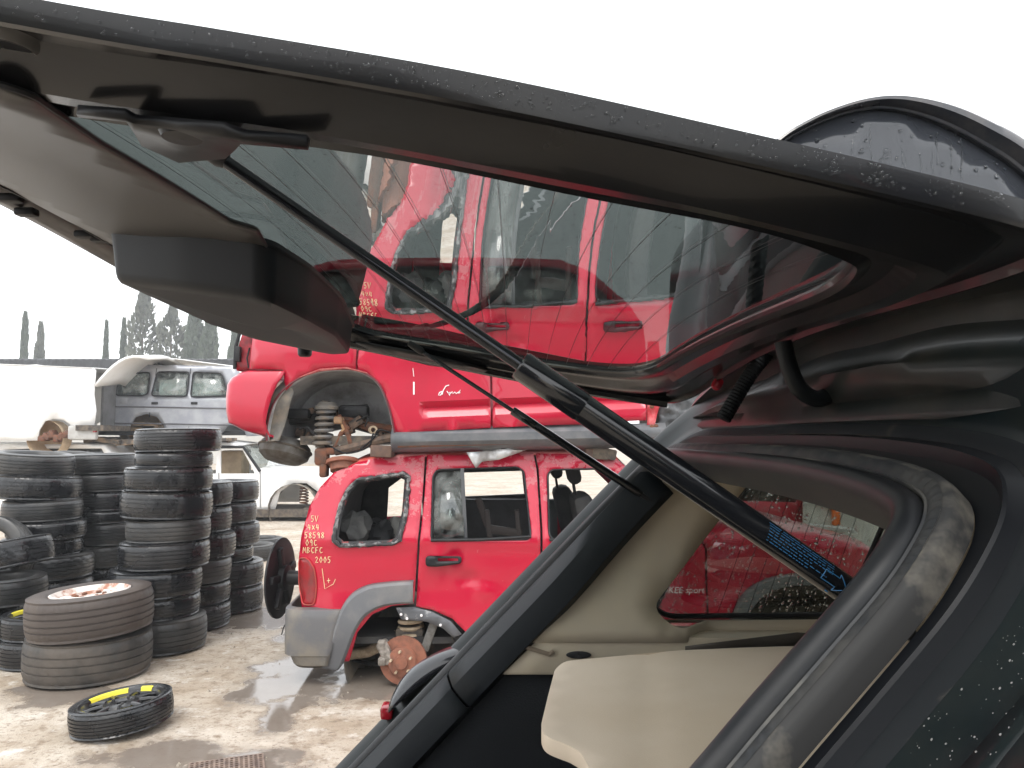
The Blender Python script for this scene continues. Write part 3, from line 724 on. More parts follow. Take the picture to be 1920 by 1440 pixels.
spare_wheel((q.x, 5.5, .185), .55, .155, 'black space-saver wheel with yellow mark on the low pair beside the brown tyre', (0, .0), .6, ((100, 60), (200, 20)))
put_tyre(me_spare, (q.x - .01, 5.5, 0), .55, .185, 'bare narrow tyre under the yellow-marked space-saver wheel', G)
# big brown pair
fx = (184 - 960) / F_PX * 5.2
bw = wheel_empty('muddy_wheel', (fx + .01, 5.2, .275), 'big brown muddy tyre with pale rusty steel rim, on top of a second big tyre', None, (-.015, -.06, .4))
ty = bpy.data.objects.new('tyre', me_brown); COL.objects.link(ty); ty.parent = bw; kk = .38; ty.scale = (kk / RT, kk / RT, .275 / HT)
rr = .19 / RT * kk; h = .275
mb = MB(); mb.lathe([(rr, .03), (rr, h * .85), (rr * 1.04, h * .95), (rr * .98, h * .97), (rr * .90, h * .86), (rr * .84, h * .80), (rr * .80, h * .86), (rr * .50, h * .90), (rr * .46, h * .84), (rr * .25, h * .84), (rr * .22, h * .78), (0, h * .78)], I4, 48); rim = local_child(bw, mb, 'steel_rim', steel_old)
for i in range(6):
    a = i * math.pi / 3; mb = MB(); mb.lathe([(.016, h * .845), (.016, h * .88), (.008, h * .90), (0, h * .90)], Matrix.Translation((math.cos(a) * rr * .36, math.sin(a) * rr * .36, 0)), 8); local_child(bw, mb, 'wheel_stud', rust, parent=rim)
put_tyre(me_brown2, (fx - .01, 5.22, 0), .765, .28, 'big dusty tyre carrying the brown muddy wheel', G, (0, 0))

# ================================================================ lower red SUV
YK = 4.95
def bumpf(v, c, s): return math.exp(-((v - c) / s) ** 2)
KX0 = P(558, 1100, YK).x; KX1 = P(1668, 1100, YK).x
def yk(x, z):
    y = YK + max(0, z - .93) * .24 + max(0, z - .93) ** 2 * .10 + max(0, .32 - z) * .25
    r = KX0 + .26
    if x < r: y += .10 * ((r - x) / .26) ** 2.2
    f = KX1 - .45
    if x > f: y += .22 * ((x - f) / .45) ** 2
    y += -.018 * bumpf(z, .90, .06) + .012 * bumpf(z, .60, .10)
    # dents at the rear of the door
    y += .024 * math.exp(-((x + .28) / .06) ** 2 - ((z - .66) / .04) ** 2) - .016 * math.exp(-((x + .17) / .06) ** 2 - ((z - .58) / .05) ** 2)
    y += .020 * math.exp(-((x + .36) / .04) ** 2 - ((z - .80) / .05) ** 2) - .018 * math.exp(-((x + .47) / .05) ** 2 - ((z - .81) / .05) ** 2) + .012 * math.exp(-((x + .42) / .03) ** 2 - ((z - .70) / .05) ** 2)
    y += .003 * noise.noise(Vector((x * 3, z * 3, 1)))
    return y
def K(pts): return [(q.x, q.z) for q in (surf_hit(a, b, yk) for a, b in pts)]
def Kv(px, py, off=0.0):
    q = surf_hit(px, py, lambda x, z: yk(x, z) - off); return q
kj = thing('lower_red_suv', (P(1100, 1280, YK).x, YK + .85, 0), 'wheelless red SUV on the ground with yellow writing, another red car stacked on it', 'SUV')
k_quarter = K([(650, 876), (672, 866), (706, 859), (797, 853), (792, 930), (782, 1040), (776, 1132), (735, 1136), (698, 1152), (670, 1186), (655, 1240), (585, 1240), (566, 1140), (560, 1095), (560, 1048), (566, 1000), (580, 950), (600, 914), (626, 886)])
k_qwin = K([(650, 922), (668, 900), (755, 888), (767, 894), (762, 960), (750, 1012), (740, 1019), (638, 1023), (626, 1013), (630, 985), (640, 945)])
k_rdoor = K([(801, 853), (1000, 850), (1006, 880), (1013, 990), (1013, 1212), (888, 1212), (872, 1184), (848, 1160), (812, 1144), (780, 1137), (786, 1040), (796, 930)])
k_rwin = K([(812, 892), (820, 881), (970, 876), (982, 884), (995, 1003), (990, 1011), (812, 1013), (809, 1006)])
k_fdoor = K([(1004, 850), (1120, 852), (1160, 863), (1230, 925), (1306, 1000), (1322, 1030), (1326, 1212), (1017, 1212), (1017, 990), (1010, 880)])
k_fwin = K([(1027, 890), (1034, 881), (1125, 879), (1150, 888), (1222, 955), (1262, 1004), (1256, 1010), (1038, 1012), (1030, 1004)])
k_fend = K([(1311, 1003), (1400, 1000), (1540, 1010), (1640, 1036), (1664, 1075), (1664, 1160), (1640, 1190), (1620, 1150), (1580, 1105), (1530, 1090), (1470, 1090), (1420, 1110), (1392, 1150), (1378, 1212), (1330, 1212), (1326, 1030)])
qp = side_panel('quarter_panel', k_quarter, [k_qwin], yk, red_peel, kj, .012, .03)
rdp = side_panel('rear_door', k_rdoor, [k_rwin], yk, red_peel, kj, .012, .028)
fdp = side_panel('front_door', k_fdoor, [k_fwin], yk, red_peel, kj, .012, .06)
side_panel('front_wing', k_fend, [], yk, red_paint, kj, .012, .06)
# far side of the body and everything across it
YC = YK + .88
yk2 = lambda x, z: 2 * YC - yk(x, z)
side_panel('quarter_panel', k_quarter, [k_qwin], yk2, red_paint, kj, .012, .12, inward=-1)
side_panel('rear_door', k_rdoor, [k_rwin], yk2, red_paint, kj, .012, .12, inward=-1)
side_panel('front_door', k_fdoor, [k_fwin], yk2, red_paint, kj, .012, .12, inward=-1)
side_panel('front_wing', k_fend, [], yk2, red_paint, kj, .012, .12, inward=-1)
def across(prof, name, m, parent, crown=.05, n=14, yf=yk, yc=YC, thick=.012):
    rows = []
    for (x, z) in prof:
        y0 = yf(x, z); y1 = 2 * yc - y0; row = []
        for k in range(n + 1):
            u = k / n; e = 1 - (2 * u - 1) ** 4
            row.append(Vector((x, y0 + (y1 - y0) * u, z + crown * e)))
        rows.append(row)
    return MB().grid(rows).build(name, m, parent, thick=thick)
roof_fade = mat('red_roof_faded', (.50, .07, .05), .5, col2=(.62, .20, .19), scale=6, lo=.4, hi=.55, coat=.1)
across(K([(650, 876), (672, 866), (706, 859), (797, 853), (900, 850), (1000, 850), (1060, 850), (1120, 852), (1160, 863)]), 'roof', roof_fade, kj, .05)
across(K([(1311, 1003), (1400, 1000), (1540, 1010), (1640, 1036), (1664, 1075)]), 'bonnet', red_paint, kj, .06)
a, b = K([(1166, 868)])[0], K([(1304, 998)])[0]
across([a, ((a[0] + b[0]) / 2, (a[1] + b[1]) / 2), b], 'windscreen', win_bg, kj, .04, thick=.005)
tailp = K([(648, 878), (626, 887), (580, 950), (561, 1040), (560, 1095), (566, 1140)])
across(tailp[:4], 'tailgate_window', glass('kj_tail_glass', (.12, .13, .13)), kj, .0, thick=.005)
across(tailp[3:], 'tailgate', red_paint, kj, .0)
across([(a + .05, b) for a, b in tailp[:5]], 'tailgate_lining', dark_in, kj, .0)
# inside: dark tub, seats, far door cards
x0, x1 = KX0 + .12, P(1330, 1100, YK).x
MB().box(((x0 + x1) / 2, YC, .26), (x1 - x0, 1.6, .04)).build('floor_pan', dark_in, kj)
MB().box((x1 + .02, YC, .68), (.05, 1.55, .80)).build('dashboard', dark_in, kj)
for nm, xa, xb, zt, mm in (('door_card', P(800, 0, YK + 1.6).x + .05, P(1010, 0, YK + 1.6).x + .15, 1.03, grey_in), ('door_card', P(1020, 0, YK + 1.6).x + .15, x1, 1.0, dark_in)):
    MB().box(((xa + xb) / 2, YC + .79, (zt + .3) / 2), (xb - xa, .04, zt - .3), bev=.015).build(nm, mm, kj)
c = P(700, 980, YC + .2); MB().box((KX0 + .50, YC + .25, .62), (.35, .7, .5), bev=.06).build('boot_lining', mat('grey_felt', (.12, .12, .115), .95, col2=(.07, .07, .07), scale=8, bump=.4), kj)
for i_, (a_, b_, s_) in enumerate(((668, 985, .16), (712, 995, .14), (742, 985, .12))):
    c_ = P(a_, b_ + 8, YK + .35 + .1 * i_); vs_ = []; rows = []
    for j in range(9):
        th = math.pi * j / 8; row = []
        for k in range(14):
            ph = 2 * math.pi * k / 14; d_ = Vector((math.sin(th) * math.cos(ph), math.sin(th) * math.sin(ph), math.cos(th)))
            row.append(c_ + d_ * s_ * (.75 + .45 * noise.noise(d_ * 1.8 + Vector((i_ * 5, 0, 0)))) * 1.0)
        rows.append(row)
    MB().grid(rows, wrap=True).build('loose_lining', [mat('grey_felt', (.12, .12, .115)), black_pl, mat('pale_felt', (.28, .28, .26), .95)][i_], kj)
def seat(xc, yc_, m, h=.62, parent=kj):
    t = MB(); R = Matrix.Rotation(-.22, 3, 'Y')
    t.box((xc, yc_, .55), (.48, .5, .16), bev=.05); t.box((xc - .20, yc_, .55 + h / 2), (.14, .48, h), R, bev=.05)
    o = t.build('seat', m, parent)
    b = MB(); b.box((xc - .31, yc_, .55 + h + .15), (.09, .26, .19), R, bev=.04)
    for s in (-1, 1): b.tube([(xc - .29, yc_ + s * .06, .55 + h - .04), (xc - .31, yc_ + s * .06, .55 + h + .1)], .007, 6)
    b.build('headrest', m, o); return o
sx = P(1040, 0, YC).x + .30
seat(sx + .10, YC - .38, dark_in); seat(sx + .02, YC + .38, dark_in)
# bare seat-back frame in the rear door opening
fr0 = P(918, 960, YK + .75); mb = MB()
for dx in (0, .22): mb.box((fr0.x + dx, YK + .8, .82), (.035, .05, .40), Matrix.Rotation(-.12, 3, 'Y'), bev=.006)
mb.box((fr0.x + .12, YK + .8, .86), (.24, .04, .06), Matrix.Rotation(.16, 3, 'Y'), bev=.006); mb.box((fr0.x - .05, YK + .8, 1.0), (.05, .03, .22), Matrix.Rotation(-.35, 3, 'Y'), bev=.006)
mb.build('seat_frame', mat('seat_frame', (.12, .10, .09), .6), kj)
MB().box((fr0.x + .1, YK + .85, .62), (.55, .55, .16), bev=.06).build('seat_cushion', dark_in, kj)
mb = MB(); mp_ = Vector((P(1060, 890, YC).x + .30, YC, 1.30)); mb.box(mp_, (.03, .24, .07), bev=.012); mb.tube([mp_, mp_ + Vector((.06, 0, .08))], .008, 6); mb.build('rear_view_mirror', black_pl, kj)
FY = 2 * YC - YK - .10
def KF(pts): return [(P(a, b, FY).x, P(a, b, FY).z) for a, b in pts]
whp = KF([(728, 915), (762, 890), (756, 985), (720, 1000)])
side_panel('inner_trim', KF([(690, 868), (787, 864), (787, 1110), (676, 1110), (674, 960)]), [whp], lambda x, z: yk2(x, z) - .03, dark_in, kj, .01, .12)
side_panel('inner_trim', KF([(790, 862), (1020, 862), (1020, 1120), (790, 1120)]), [KF([(868, 886), (1000, 882), (1004, 926), (868, 932)])], lambda x, z: yk2(x, z) - .03, grey_in, kj, .01, .12)
across([(K([(660, 880)])[0]), K([(900, 856)])[0], K([(1150, 866)])[0]], 'headliner', mat('headliner_grey', (.14, .14, .135), .9), kj, .03, thick=.004).location.z -= .03
# quarter window: ragged rubber left round the hole
qv = [Vector((a, yk(a, b) - .004, b)) for a, b in dense(k_qwin, .02)]
rd = random.Random(8); mb = MB()
mb.tube([v + Vector((rd.uniform(-.003, .003), -.002, rd.uniform(-.003, .003))) for v in qv], [rd.uniform(.008, .017) for _ in qv], 6, closed=True)
mb.build('torn_window_seal', mat('old_rubber', (.03, .03, .032), .7, col2=(.22, .22, .22), scale=22, lo=.5, hi=.6), kj)
ins = []
cx = sum(q[0] for q in k_qwin) / len(k_qwin); cz = sum(q[1] for q in k_qwin) / len(k_qwin)
mb = MB(); rows = [[], []]
for (a, b) in dense(k_qwin, .03):
    rows[0].append(Vector((a, yk(a, b) + .010, b))); rows[1].append(Vector((cx + (a - cx) * .88, yk(a, b) + .02, cz + (b - cz) * .90)))
mb.grid(rows, wrap=True).build('window_flange', mat('flange_black', (.02, .02, .022), .6, col2=(.30, .05, .05), scale=16, lo=.55, hi=.62), kj, thick=.006)
# rear door window: fixed pane and divider, sill, frame
qa = K([(814, 886), (866, 882), (870, 1010), (812, 1011)])
pane('fixed_window', qa, 0, glass('kj_pane', (.60, .66, .66), dirt_sheen=.4), rdp, lambda x, z: yk(x, z) + .018)  # pale diffuse film partly stands in for the sky mirrored in the pane
p1, p2 = Kv(868, 880, -.004), Kv(872, 1012, -.004); MB().box((p1 + p2) / 2, (.022, .02, (p1 - p2).length), Matrix.Rotation(math.atan2(p1.x - p2.x, p1.z - p2.z), 3, 'Y')).build('window_divider', mat('divider', (.09, .095, .1), .5), rdp)
def rim_tube(poly, m, parent, r=.008, name='window_frame', yf=yk, off=.0):
    return MB().tube([Vector((a, yf(a, b) - off, b)) for a, b in dense(rounded(poly, .02, 3), .05)], r, 6, closed=True).build(name, m, parent)
rim_tube(k_rwin, black_pl, rdp, .007); rim_tube(k_fwin, black_pl, fdp, .007)
MB().tube([Kv(808, 1013, .006), Kv(900, 1012, .006), Kv(996, 1006, .006)], .010, 8).build('sill_moulding', black_pl, rdp)
MB().tube([Kv(1030, 1012, .006), Kv(1258, 1010, .006)], .010, 8).build('sill_moulding', black_pl, fdp)
def door_handle(px, py, w, parent, lock=False):
    c = Kv(px, py, .012); mb = MB()
    vs, fs = sheet(rounded([(-w / 2, -.033), (-w / 2 + .07, -.036), (w / 2, -.016), (w / 2, .026), (-w / 2, .030)], .022, 4), [rounded([(-w / 2 + .075, -.004), (w / 2 - .02, -.002), (w / 2 - .02, .016), (-w / 2 + .075, .018)], .008, 3)], lambda x, z: c + Vector((x, -.008, z)), .03)
    mb.add(vs, fs); o = mb.build('door_handle', black_pl, parent, thick=.024, off=0)
    return o
door_handle(832, 1051, 66 / 293., rdp); h2 = door_handle(1085, 1052, .25, fdp)
MB().lathe([(.011, 0), (.011, .006), (0, .006)], axis_frame(Kv(1052, 1056, .026), (0, -1, 0)), 12).build('door_lock', alu, h2)
# mirror on the front door
mb = MB(); mc = Kv(1262, 985, .10); mb.box(mc, (.12, .20, .15), bev=.03); mb.tube([mc, Kv(1280, 1000, .0)], .02, 8); mb.build('door_mirror', black_pl, fdp)
# badge
def text_part(s, size, place, right, up, m, parent, name='lettering', depth=.002, shear=0, ext=.0015):
    cu = bpy.data.curves.new(name, 'FONT'); cu.body = s; cu.size = size; cu.extrude = ext; cu.shear = shear
    ob = bpy.data.objects.new('tmp_text', cu); COL.objects.link(ob); dg = bpy.context.evaluated_depsgraph_get(); me0 = bpy.data.meshes.new_from_object(ob.evaluated_get(dg))
    bpy.data.objects.remove(ob); nrm = Vector(right).cross(Vector(up))
    for v in me0.vertices: v.co = Vector(place) + Vector(right) * v.co.x + Vector(up) * v.co.y + nrm * v.co.z - WORLD[parent.name]
    me0.name = name; me0.materials.clear(); return link_mesh(name, me0, m, parent)
bp = Kv(1196, 1112, .022); text_part('CHEROKEE sport', .056, bp, (1, 0, 0), (0, 0, 1), white_mark, fdp, shear=.2)
# handwriting strokes
FONT = {'5': [[(.8, 1), (.2, 1), (.15, .55), (.6, .6), (.75, .3), (.5, 0), (.1, .05)]], 'V': [[(0, 1), (.4, 0), (.9, 1)]], '4': [[(.3, 1), (.05, .4), (.8, .4)], [(.65, .9), (.6, 0)]],
        'X': [[(.1, .8), (.8, .1)], [(.8, .8), (.1, .1)]], '8': [[(.5, .5), (.15, .8), (.5, 1), (.8, .8), (.5, .5), (.1, .2), (.5, 0), (.85, .2), (.5, .5)]], '9': [[(.75, .75), (.4, .5), (.15, .75), (.45, 1), (.75, .8), (.7, 0)]],
        '0': [[(.5, 1), (.1, .5), (.45, 0), (.85, .45), (.5, 1)]], 'C': [[(.8, .9), (.3, .9), (.1, .4), (.4, 0), (.85, .15)]], 'M': [[(0, 0), (.15, 1), (.45, .35), (.8, 1), (.95, 0)]], 'B': [[(.15, 0), (.2, 1), (.7, .8), (.25, .55), (.8, .3), (.15, 0)]],
        'E': [[(.8, 1), (.15, .9), (.1, .05), (.75, .05)], [(.1, .5), (.6, .5)]], 'F': [[(.8, 1), (.15, .9), (.1, 0)], [(.1, .5), (.6, .5)]], '2': [[(.1, .8), (.45, 1), (.75, .75), (.1, .0), (.85, .05)]]}
def write(s, px, py, w, h, m, parent, hit, name='handwriting', r=.0022, adv=None):
    mb = MB(); adv = adv or w * 1.25
    for i, ch in enumerate(s):
        for st in FONT.get(ch, []):
            mb.tube([hit(px + i * adv + a * w, py + (1 - b) * h) for a, b in st], r, 5)
    return mb.build(name, m, parent)
hit = lambda a, b: Kv(a, b, .005)
for s, px, py in (('5V', 583, 967), ('4X4', 577, 983), ('58598', 571, 998), ('09C', 573, 1012), ('MBCFC', 568, 1026), ('2005', 591, 1044)): write(s, px, py, 6.2, 11, chalk, qp, hit)
mb = MB(); mb.tube([hit(604, 1066), hit(609, 1104), hit(625, 1095), hit(629, 1086)], .002, 5); mb.tube([hit(613, 1089), hit(619, 1088)], .002, 5); mb.tube([hit(616, 1084), hit(616, 1093)], .002, 5); mb.build('handwriting', chalk, qp)
# tail lamp hollow
tl = K([(561, 1046), (578, 1046), (590, 1066), (594, 1100), (590, 1134), (568, 1134), (561, 1095)])
side_panel('tail_lamp_recess', rounded(tl, .03), [], lambda x, z: yk(x, z) - .004, mat('lamp_recess', (.30, .012, .018), .35, col2=(.18, .03, .03), scale=10), qp, .004, .04)
MB().tube([Vector((a, yk(a, b) - .006, b)) for a, b in dense(rounded(tl, .03), .03)], .005, 6, closed=True).build('lamp_edge', red_dull, qp)
# bumper, flare
bo = K([(540, 1146), (548, 1141), (640, 1138), (646, 1160), (625, 1210), (612, 1250), (566, 1244), (545, 1228), (538, 1200)])
rows = []
bz = [(1139, .00), (1142, .050), (1152, .060), (1160, .061), (1204, .062), (1224, .055), (1226, .048), (1242, .034), (1250, -.02)]
for (py, off) in bz:
    z = K([(600, py)])[0][1]; row = []
    xs_ = KX0 - .075 + (.03 if py > 1225 else 0)
    xe = K([(642 - max(0, py - 1150) * .26, py)])[0][0]
    for k in range(7): row.append(Vector((xe + (xs_ + .1 - xe) * k / 6, YK + .03 - off, z)))
    for k in range(1, 7):
        a = k / 6 * math.pi / 2; row.append(Vector((xs_ + .1 - .1 * math.sin(a) - .02 * (off > .04), YK + .03 - off + .12 * (1 - math.cos(a)), z)))
    for k in range(1, 8): row.append(Vector((row[12].x - .04 * math.sin(k / 8 * math.pi), YK + .15 + (1.46) * k / 7, z)))
    rows.append(row)
MB().grid(rows).build('rear_bumper', bump_grey, kj, thick=.012, angle=28)
def flare(outer, inner, name='wheel_arch_flare', off=.045):
    A = smooth_path([Kv(a, b, 0) for a, b in outer], 4); B = smooth_path([Kv(a, b, 0) for a, b in inner], 4); n = min(len(A), len(B)); rows = []
    for i in range(n):
        a, b = A[i], B[i]; o_ = lambda v, d: Vector((v.x, v.y - d, v.z))
        rows.append([o_(a, .001), o_(a + (b - a) * .05, off * .7), o_(a + (b - a) * .16, off), o_(a + (b - a) * .55, off * 1.05), o_(a + (b - a) * .9, off), o_(b, off * .6), o_(b, -.06)])
    return MB().grid(rows).build(name, grey_clad, kj, thick=.004, angle=30)
flare([(776, 1087), (730, 1090), (690, 1096), (660, 1112), (640, 1140), (625, 1185), (611, 1225), (602, 1248)], [(776, 1130), (740, 1132), (710, 1139), (685, 1156), (668, 1182), (655, 1215), (644, 1243), (636, 1254)])
flare([(1358, 1212), (1368, 1160), (1396, 1108), (1450, 1080), (1530, 1074), (1596, 1090), (1642, 1132), (1666, 1188)], [(1384, 1212), (1396, 1165), (1424, 1122), (1468, 1100), (1528, 1098), (1576, 1112), (1614, 1150), (1636, 1195)])
# wheel housings, rust, springs
def housing(px, py, Y, R, m, parent, depth=.55, seg=26):
    mb = MB(); mb.lathe([(R, -.02), (R * 1.02, depth * .7), (R * .8, depth), (0, depth)], axis_frame(P(px, py, Y), (0, 1, 0)), seg); return mb.build('wheel_housing', m, parent)
housing(752, 1240, YK + .08, .36, liner, kj); housing(1505, 1215, YK + .08, .40, liner, kj)
bl = K([(742, 1140), (776, 1138), (812, 1148), (845, 1165), (866, 1190), (850, 1196), (830, 1178), (800, 1166), (752, 1162)])
side_panel('arch_lip', bl, [], lambda x, z: yk(x, z) + .004, mat('lip_grey', (.10, .105, .115), .5, col2=(.3, .3, .3), scale=18, lo=.6, hi=.66), kj, .01, .04)
for (bx, by) in ((752, 1152), (763, 1160), (790, 1154), (826, 1172)): MB().lathe([(.009, 0), (.007, .006), (0, .007)], axis_frame(Kv(bx, by, .002), (0, -1, 0)), 10).build('rivet', white_mark, kj)
MB().box(K and ((P(1130, 0, YK).x, YK + .05, K([(1100, 1222)])[0][1])), (P(1378, 0, YK).x - P(886, 0, YK).x, .10, .085), bev=.02).build('sill', black_pl, kj)
def disc_brake(c, parent, R=.15, m=rust_disc):
    fr = axis_frame(c, (-.10, -1, .02)); o = MB().lathe([(R * .55, -.05), (R * .55, .0), (R, .0), (R, .022), (R * .62, .024), (R * .58, .055), (R * .30, .062), (R * .26, .075), (0, .076)], fr, 40).build('brake_disc', m, parent)
    for k in range(5):
        a = k * 2 * math.pi / 5 + .3; MB().lathe([(.008, .055), (.008, .085), (0, .086)], fr @ Matrix.Translation((math.cos(a) * R * .44, math.sin(a) * R * .44, 0)), 8).build('wheel_stud', cream_m, o)
    return o
dc = P(757, 1238, YK + .02); dc.z = .155; disc_brake(dc, kj, .15)
mb = MB(); mb.box(dc + Vector((-.11, .0, .05)), (.07, .10, .15), Matrix.Rotation(-.5, 3, 'Y'), bev=.02); mb.box(dc + Vector((-.135, -.03, .10)), (.05, .05, .06), bev=.012); mb.box(dc + Vector((-.13, -.03, .0)), (.05, .05, .05), bev=.012); mb.build('brake_caliper', mat('caliper', (.16, .14, .12), .6, col2=(.32, .29, .26), scale=30), kj)
coil(P(768, 1208, YK + .16), (0.05, 0, 1), .075, .17, 4, .013, cream_m, kj)
MB().tube([P(648, 1228, YK + .22), P(690, 1222, YK + .22), P(725, 1205, YK + .22), P(745, 1190, YK + .25)], [.035, .036, .04, .036], 12).build('exhaust_pipe', cream_m, kj)
MB().box(P(806, 1190, YK + .10), (.055, .06, .20), Matrix.Rotation(.35, 3, 'Y'), bev=.008).build('shock_absorber', mat('shock_grey', (.22, .22, .21), .6, col2=(.12, .11, .1), scale=14), kj)
MB().box(P(770, 1184, YK + .16), (.18, .14, .07), bev=.02).build('spring_seat', mud, kj)
MB().tube([P(757, 1238, YK + .1), P(757, 1238, YK + .9), P(757, 1238, YK + 1.7)], .05, 10).build('rear_axle', mud, kj)
MB().tube([P(640, 1232, YK + .3), P(700, 1246, YK + .3), P(760, 1246, YK + .3), P(840, 1225, YK + .3)], .012, 6).build('hose', black_pl, kj)
fl = P(1505, 1215, YK); MB().lathe([(.10, .0), (.15, .0), (.15, .03), (.06, .05), (0, .05)], axis_frame(Vector((fl.x, YK + .1, .155)), (0, -1, 0)), 28).build('brake_disc', rust_disc, kj)
# spare-wheel carrier on the tail
sc = P(526, 1083, YK + .55); cd = Vector((1, -.08, 0)).normalized()
R_ = 73 / F_PX * (YK + .55)
fr = axis_frame(sc, cd, (0, 0, 1))
so = MB().lathe([(0, -.012), (R_ * .96, -.012), (R_, -.006), (R_, .006), (R_ * .95, .010), (R_ * .5, .006), (0, .006)], fr, 48).build('spare_carrier', black_pl, kj)
mb = MB()
for a in (0.3, 1.5, 2.6, 3.7, 5.0): mb.box(fr @ Vector((math.cos(a) * R_ * .45, math.sin(a) * R_ * .45, .02)), (.03, .05, R_ * .7), fr.to_3x3() @ Matrix.Rotation(a, 3, 'Z') @ Matrix.Rotation(math.pi / 2, 3, 'Y'), bev=.005)
mb.lathe([(.09, .01), (.09, .05), (.05, .06), (.05, .16), (0, .16)], fr, 20); mb.build('carrier_bracket', black_pl, so)
MB().tube([sc + cd * .05, sc + cd * .30, sc + cd * .36 + Vector((0, .1, -.05))], [.045, .05, .05], 10).build('carrier_arm', black_pl, kj)
MB().tube([P(538, 1165, YK + .1), P(531, 1178, YK + .12), P(528, 1190, YK + .12)], .004, 5).build('loose_wire', black_pl, kj)

# ================================================================ upper red car
YU = 4.93
UX0 = P(410, 760, YU).x
ZB = P(700, 625, YU).z
def groove_z(x): return P(795 + (x - P(795, 0, YU).x) * 294, 765 - (x - P(795, 0, YU).x) * 294 * .042, YU).z
GX0, GX1 = P(792, 0, YU).x, P(1208, 0, YU).x
def yu(x, z):
    y = YU + max(0, z - ZB) * .26 + .03 * max(0, (1.70 - z)) ** 1.0
    r = UX0 + .42
    if x < r: y += .16 * ((r - x) / .42) ** 2
    y -= .015 * bumpf(z, ZB - .10, .10)
    if GX0 < x < GX1:
        g0 = groove_z(x); d = z - g0; e = min(1, (x - GX0) / .03, (GX1 - x) / .03)
        if -.062 < d < .040: y += e * .042 * (1 - (d / .040 if d > 0 else -d / .062))
    y += .0025 * noise.noise(Vector((x * 2.5, z * 3, 5)))
    return y
def low(b): return b if b >= 612 else 612 - (612 - b) * .765
def U(pts): return [(q.x, q.z) for q in (surf_hit(a, low(b), yu) for a, b in pts)]
def Uv(px, py, off=0.0): return surf_hit(px, py, lambda x, z: yu(x, z) - off)
up = thing('upper_red_car', (P(830, 835, YU).x, YU + .88, P(830, 838, YU).z), 'red car with empty rear wheel arch stacked on top of the lower red SUV', 'car')
u_quarter = U([(478, 612), (520, 590), (560, 520), (590, 462), (640, 448), (704, 445), (700, 520), (684, 600), (668, 660), (667, 694), (636, 692), (590, 697), (556, 712), (536, 732), (530, 693), (470, 692)])
u_qwin = U([(600, 480), (688, 470), (680, 540), (668, 596), (560, 596)])
u_rdoor = U([(708, 445), (902, 443), (918, 590), (920, 802), (742, 812), (738, 800), (728, 758), (712, 722), (692, 704), (671, 696), (672, 660), (688, 600), (704, 520)])
u_rwin = U([(722, 468), (888, 466), (904, 598), (702, 604)])
u_fdoor = U([(906, 443), (1050, 448), (1110, 480), (1180, 560), (1206, 610), (1212, 680), (1212, 788), (924, 802), (922, 590)])
u_fwin = U([(916, 466), (1044, 470), (1100, 500), (1168, 575), (1184, 606), (924, 600)])
ex = []
for k in range(64):
    x = GX0 + (GX1 - GX0) * k / 63; gz0 = groove_z(x)
    ex += [(x, gz0 + d_) for d_ in (.052, .041, .020, 0, -.030, -.063, -.075)]
ingr = lambda x, z: GX0 - .03 < x < GX1 + .03 and -.09 < z - groove_z(x) < .07
uq = side_panel('quarter_panel', u_quarter, [u_qwin], yu, red_paint, up, .012, .06)
ur = side_panel('rear_door', u_rdoor, [u_rwin], yu, red_paint, up, .012, .06, extra=ex, skip=ingr, angle=30)
uf = side_panel('front_door', u_fdoor, [u_fwin], yu, red_paint, up, .012, .06, extra=ex, skip=ingr, angle=30)
YUC = YU + .88; yu2 = lambda x, z: 2 * YUC - yu(x, z)
for nm, o_, h_ in (('quarter_panel', u_quarter, u_qwin), ('rear_door', u_rdoor, u_rwin), ('front_door', u_fdoor, u_fwin)):
    side_panel(nm, o_, [h_], yu2, red_paint, up, .012, .14, inward=-1)
for w_, pr in ((u_qwin, uq), (u_rwin, ur), (u_fwin, uf)):
    pane('window', w_, 0, win_bg, pr, lambda x, z: yu(x, z) + .012); rim_tube(w_, black_pl, pr, .009, yf=yu)
    pane('window', w_, 0, win_bg, up, lambda x, z: yu2(x, z) - .012)
across(U([(560, 520), (590, 462), (640, 448), (704, 445), (902, 443), (1050, 448), (1100, 474)]), 'roof', red_paint, up, .05, yf=yu, yc=YUC)
uw = U([(1108, 480), (1206, 610)]); across([uw[0], uw[1]], 'windscreen', win_bg, up, .04, yf=yu, yc=YUC, thick=.005)
across(U([(478, 614), (520, 590), (560, 522)]), 'tail_window', MATS['kj_tail_glass'], up, 0, yf=yu, yc=YUC, thick=.005)
# tail lamp hollow at the corner: open red box with dark inside
tz0, tz1 = P(455, 694, YU).z, P(455, 618, YU).z
tA = [(452, 617), (478, 613), (474, 692), (442, 692), (440, 660)]
side_panel('tail_lamp_recess', [(P(a, b, YU + .10).x, P(a, b, YU + .10).z) for a, b in tA], [], flat(YU + .14), mat('recess_red', (.30, .01, .02), .5, col2=(.05, .01, .012), scale=8), uq, .01, .05)
MB().tube([P(478, 613, YU + .05), P(474, 650, YU + .05), P(470, 692, YU + .06)], .008, 8).build('lamp_edge', red_paint, uq)
MB().tube([P(452, 616, YU + .15), P(442, 650, YU + .14), P(440, 692, YU + .14)], .012, 8).build('lamp_edge', black_pl, uq)
mb = MB(); mb.box(P(447, 664, YU + .12), (.03, .04, .10), bev=.006); mb.tube([P(468, 652, YU + .11), P(463, 672, YU + .11), P(466, 690, YU + .11)], .006, 6); mb.build('lamp_socket', black_pl, uq)
across(U([(440, 694), (440, 660), (452, 618), (478, 613)]), 'tailgate', red_paint, up, 0, yf=lambda x, z: YU + .15, yc=YUC)
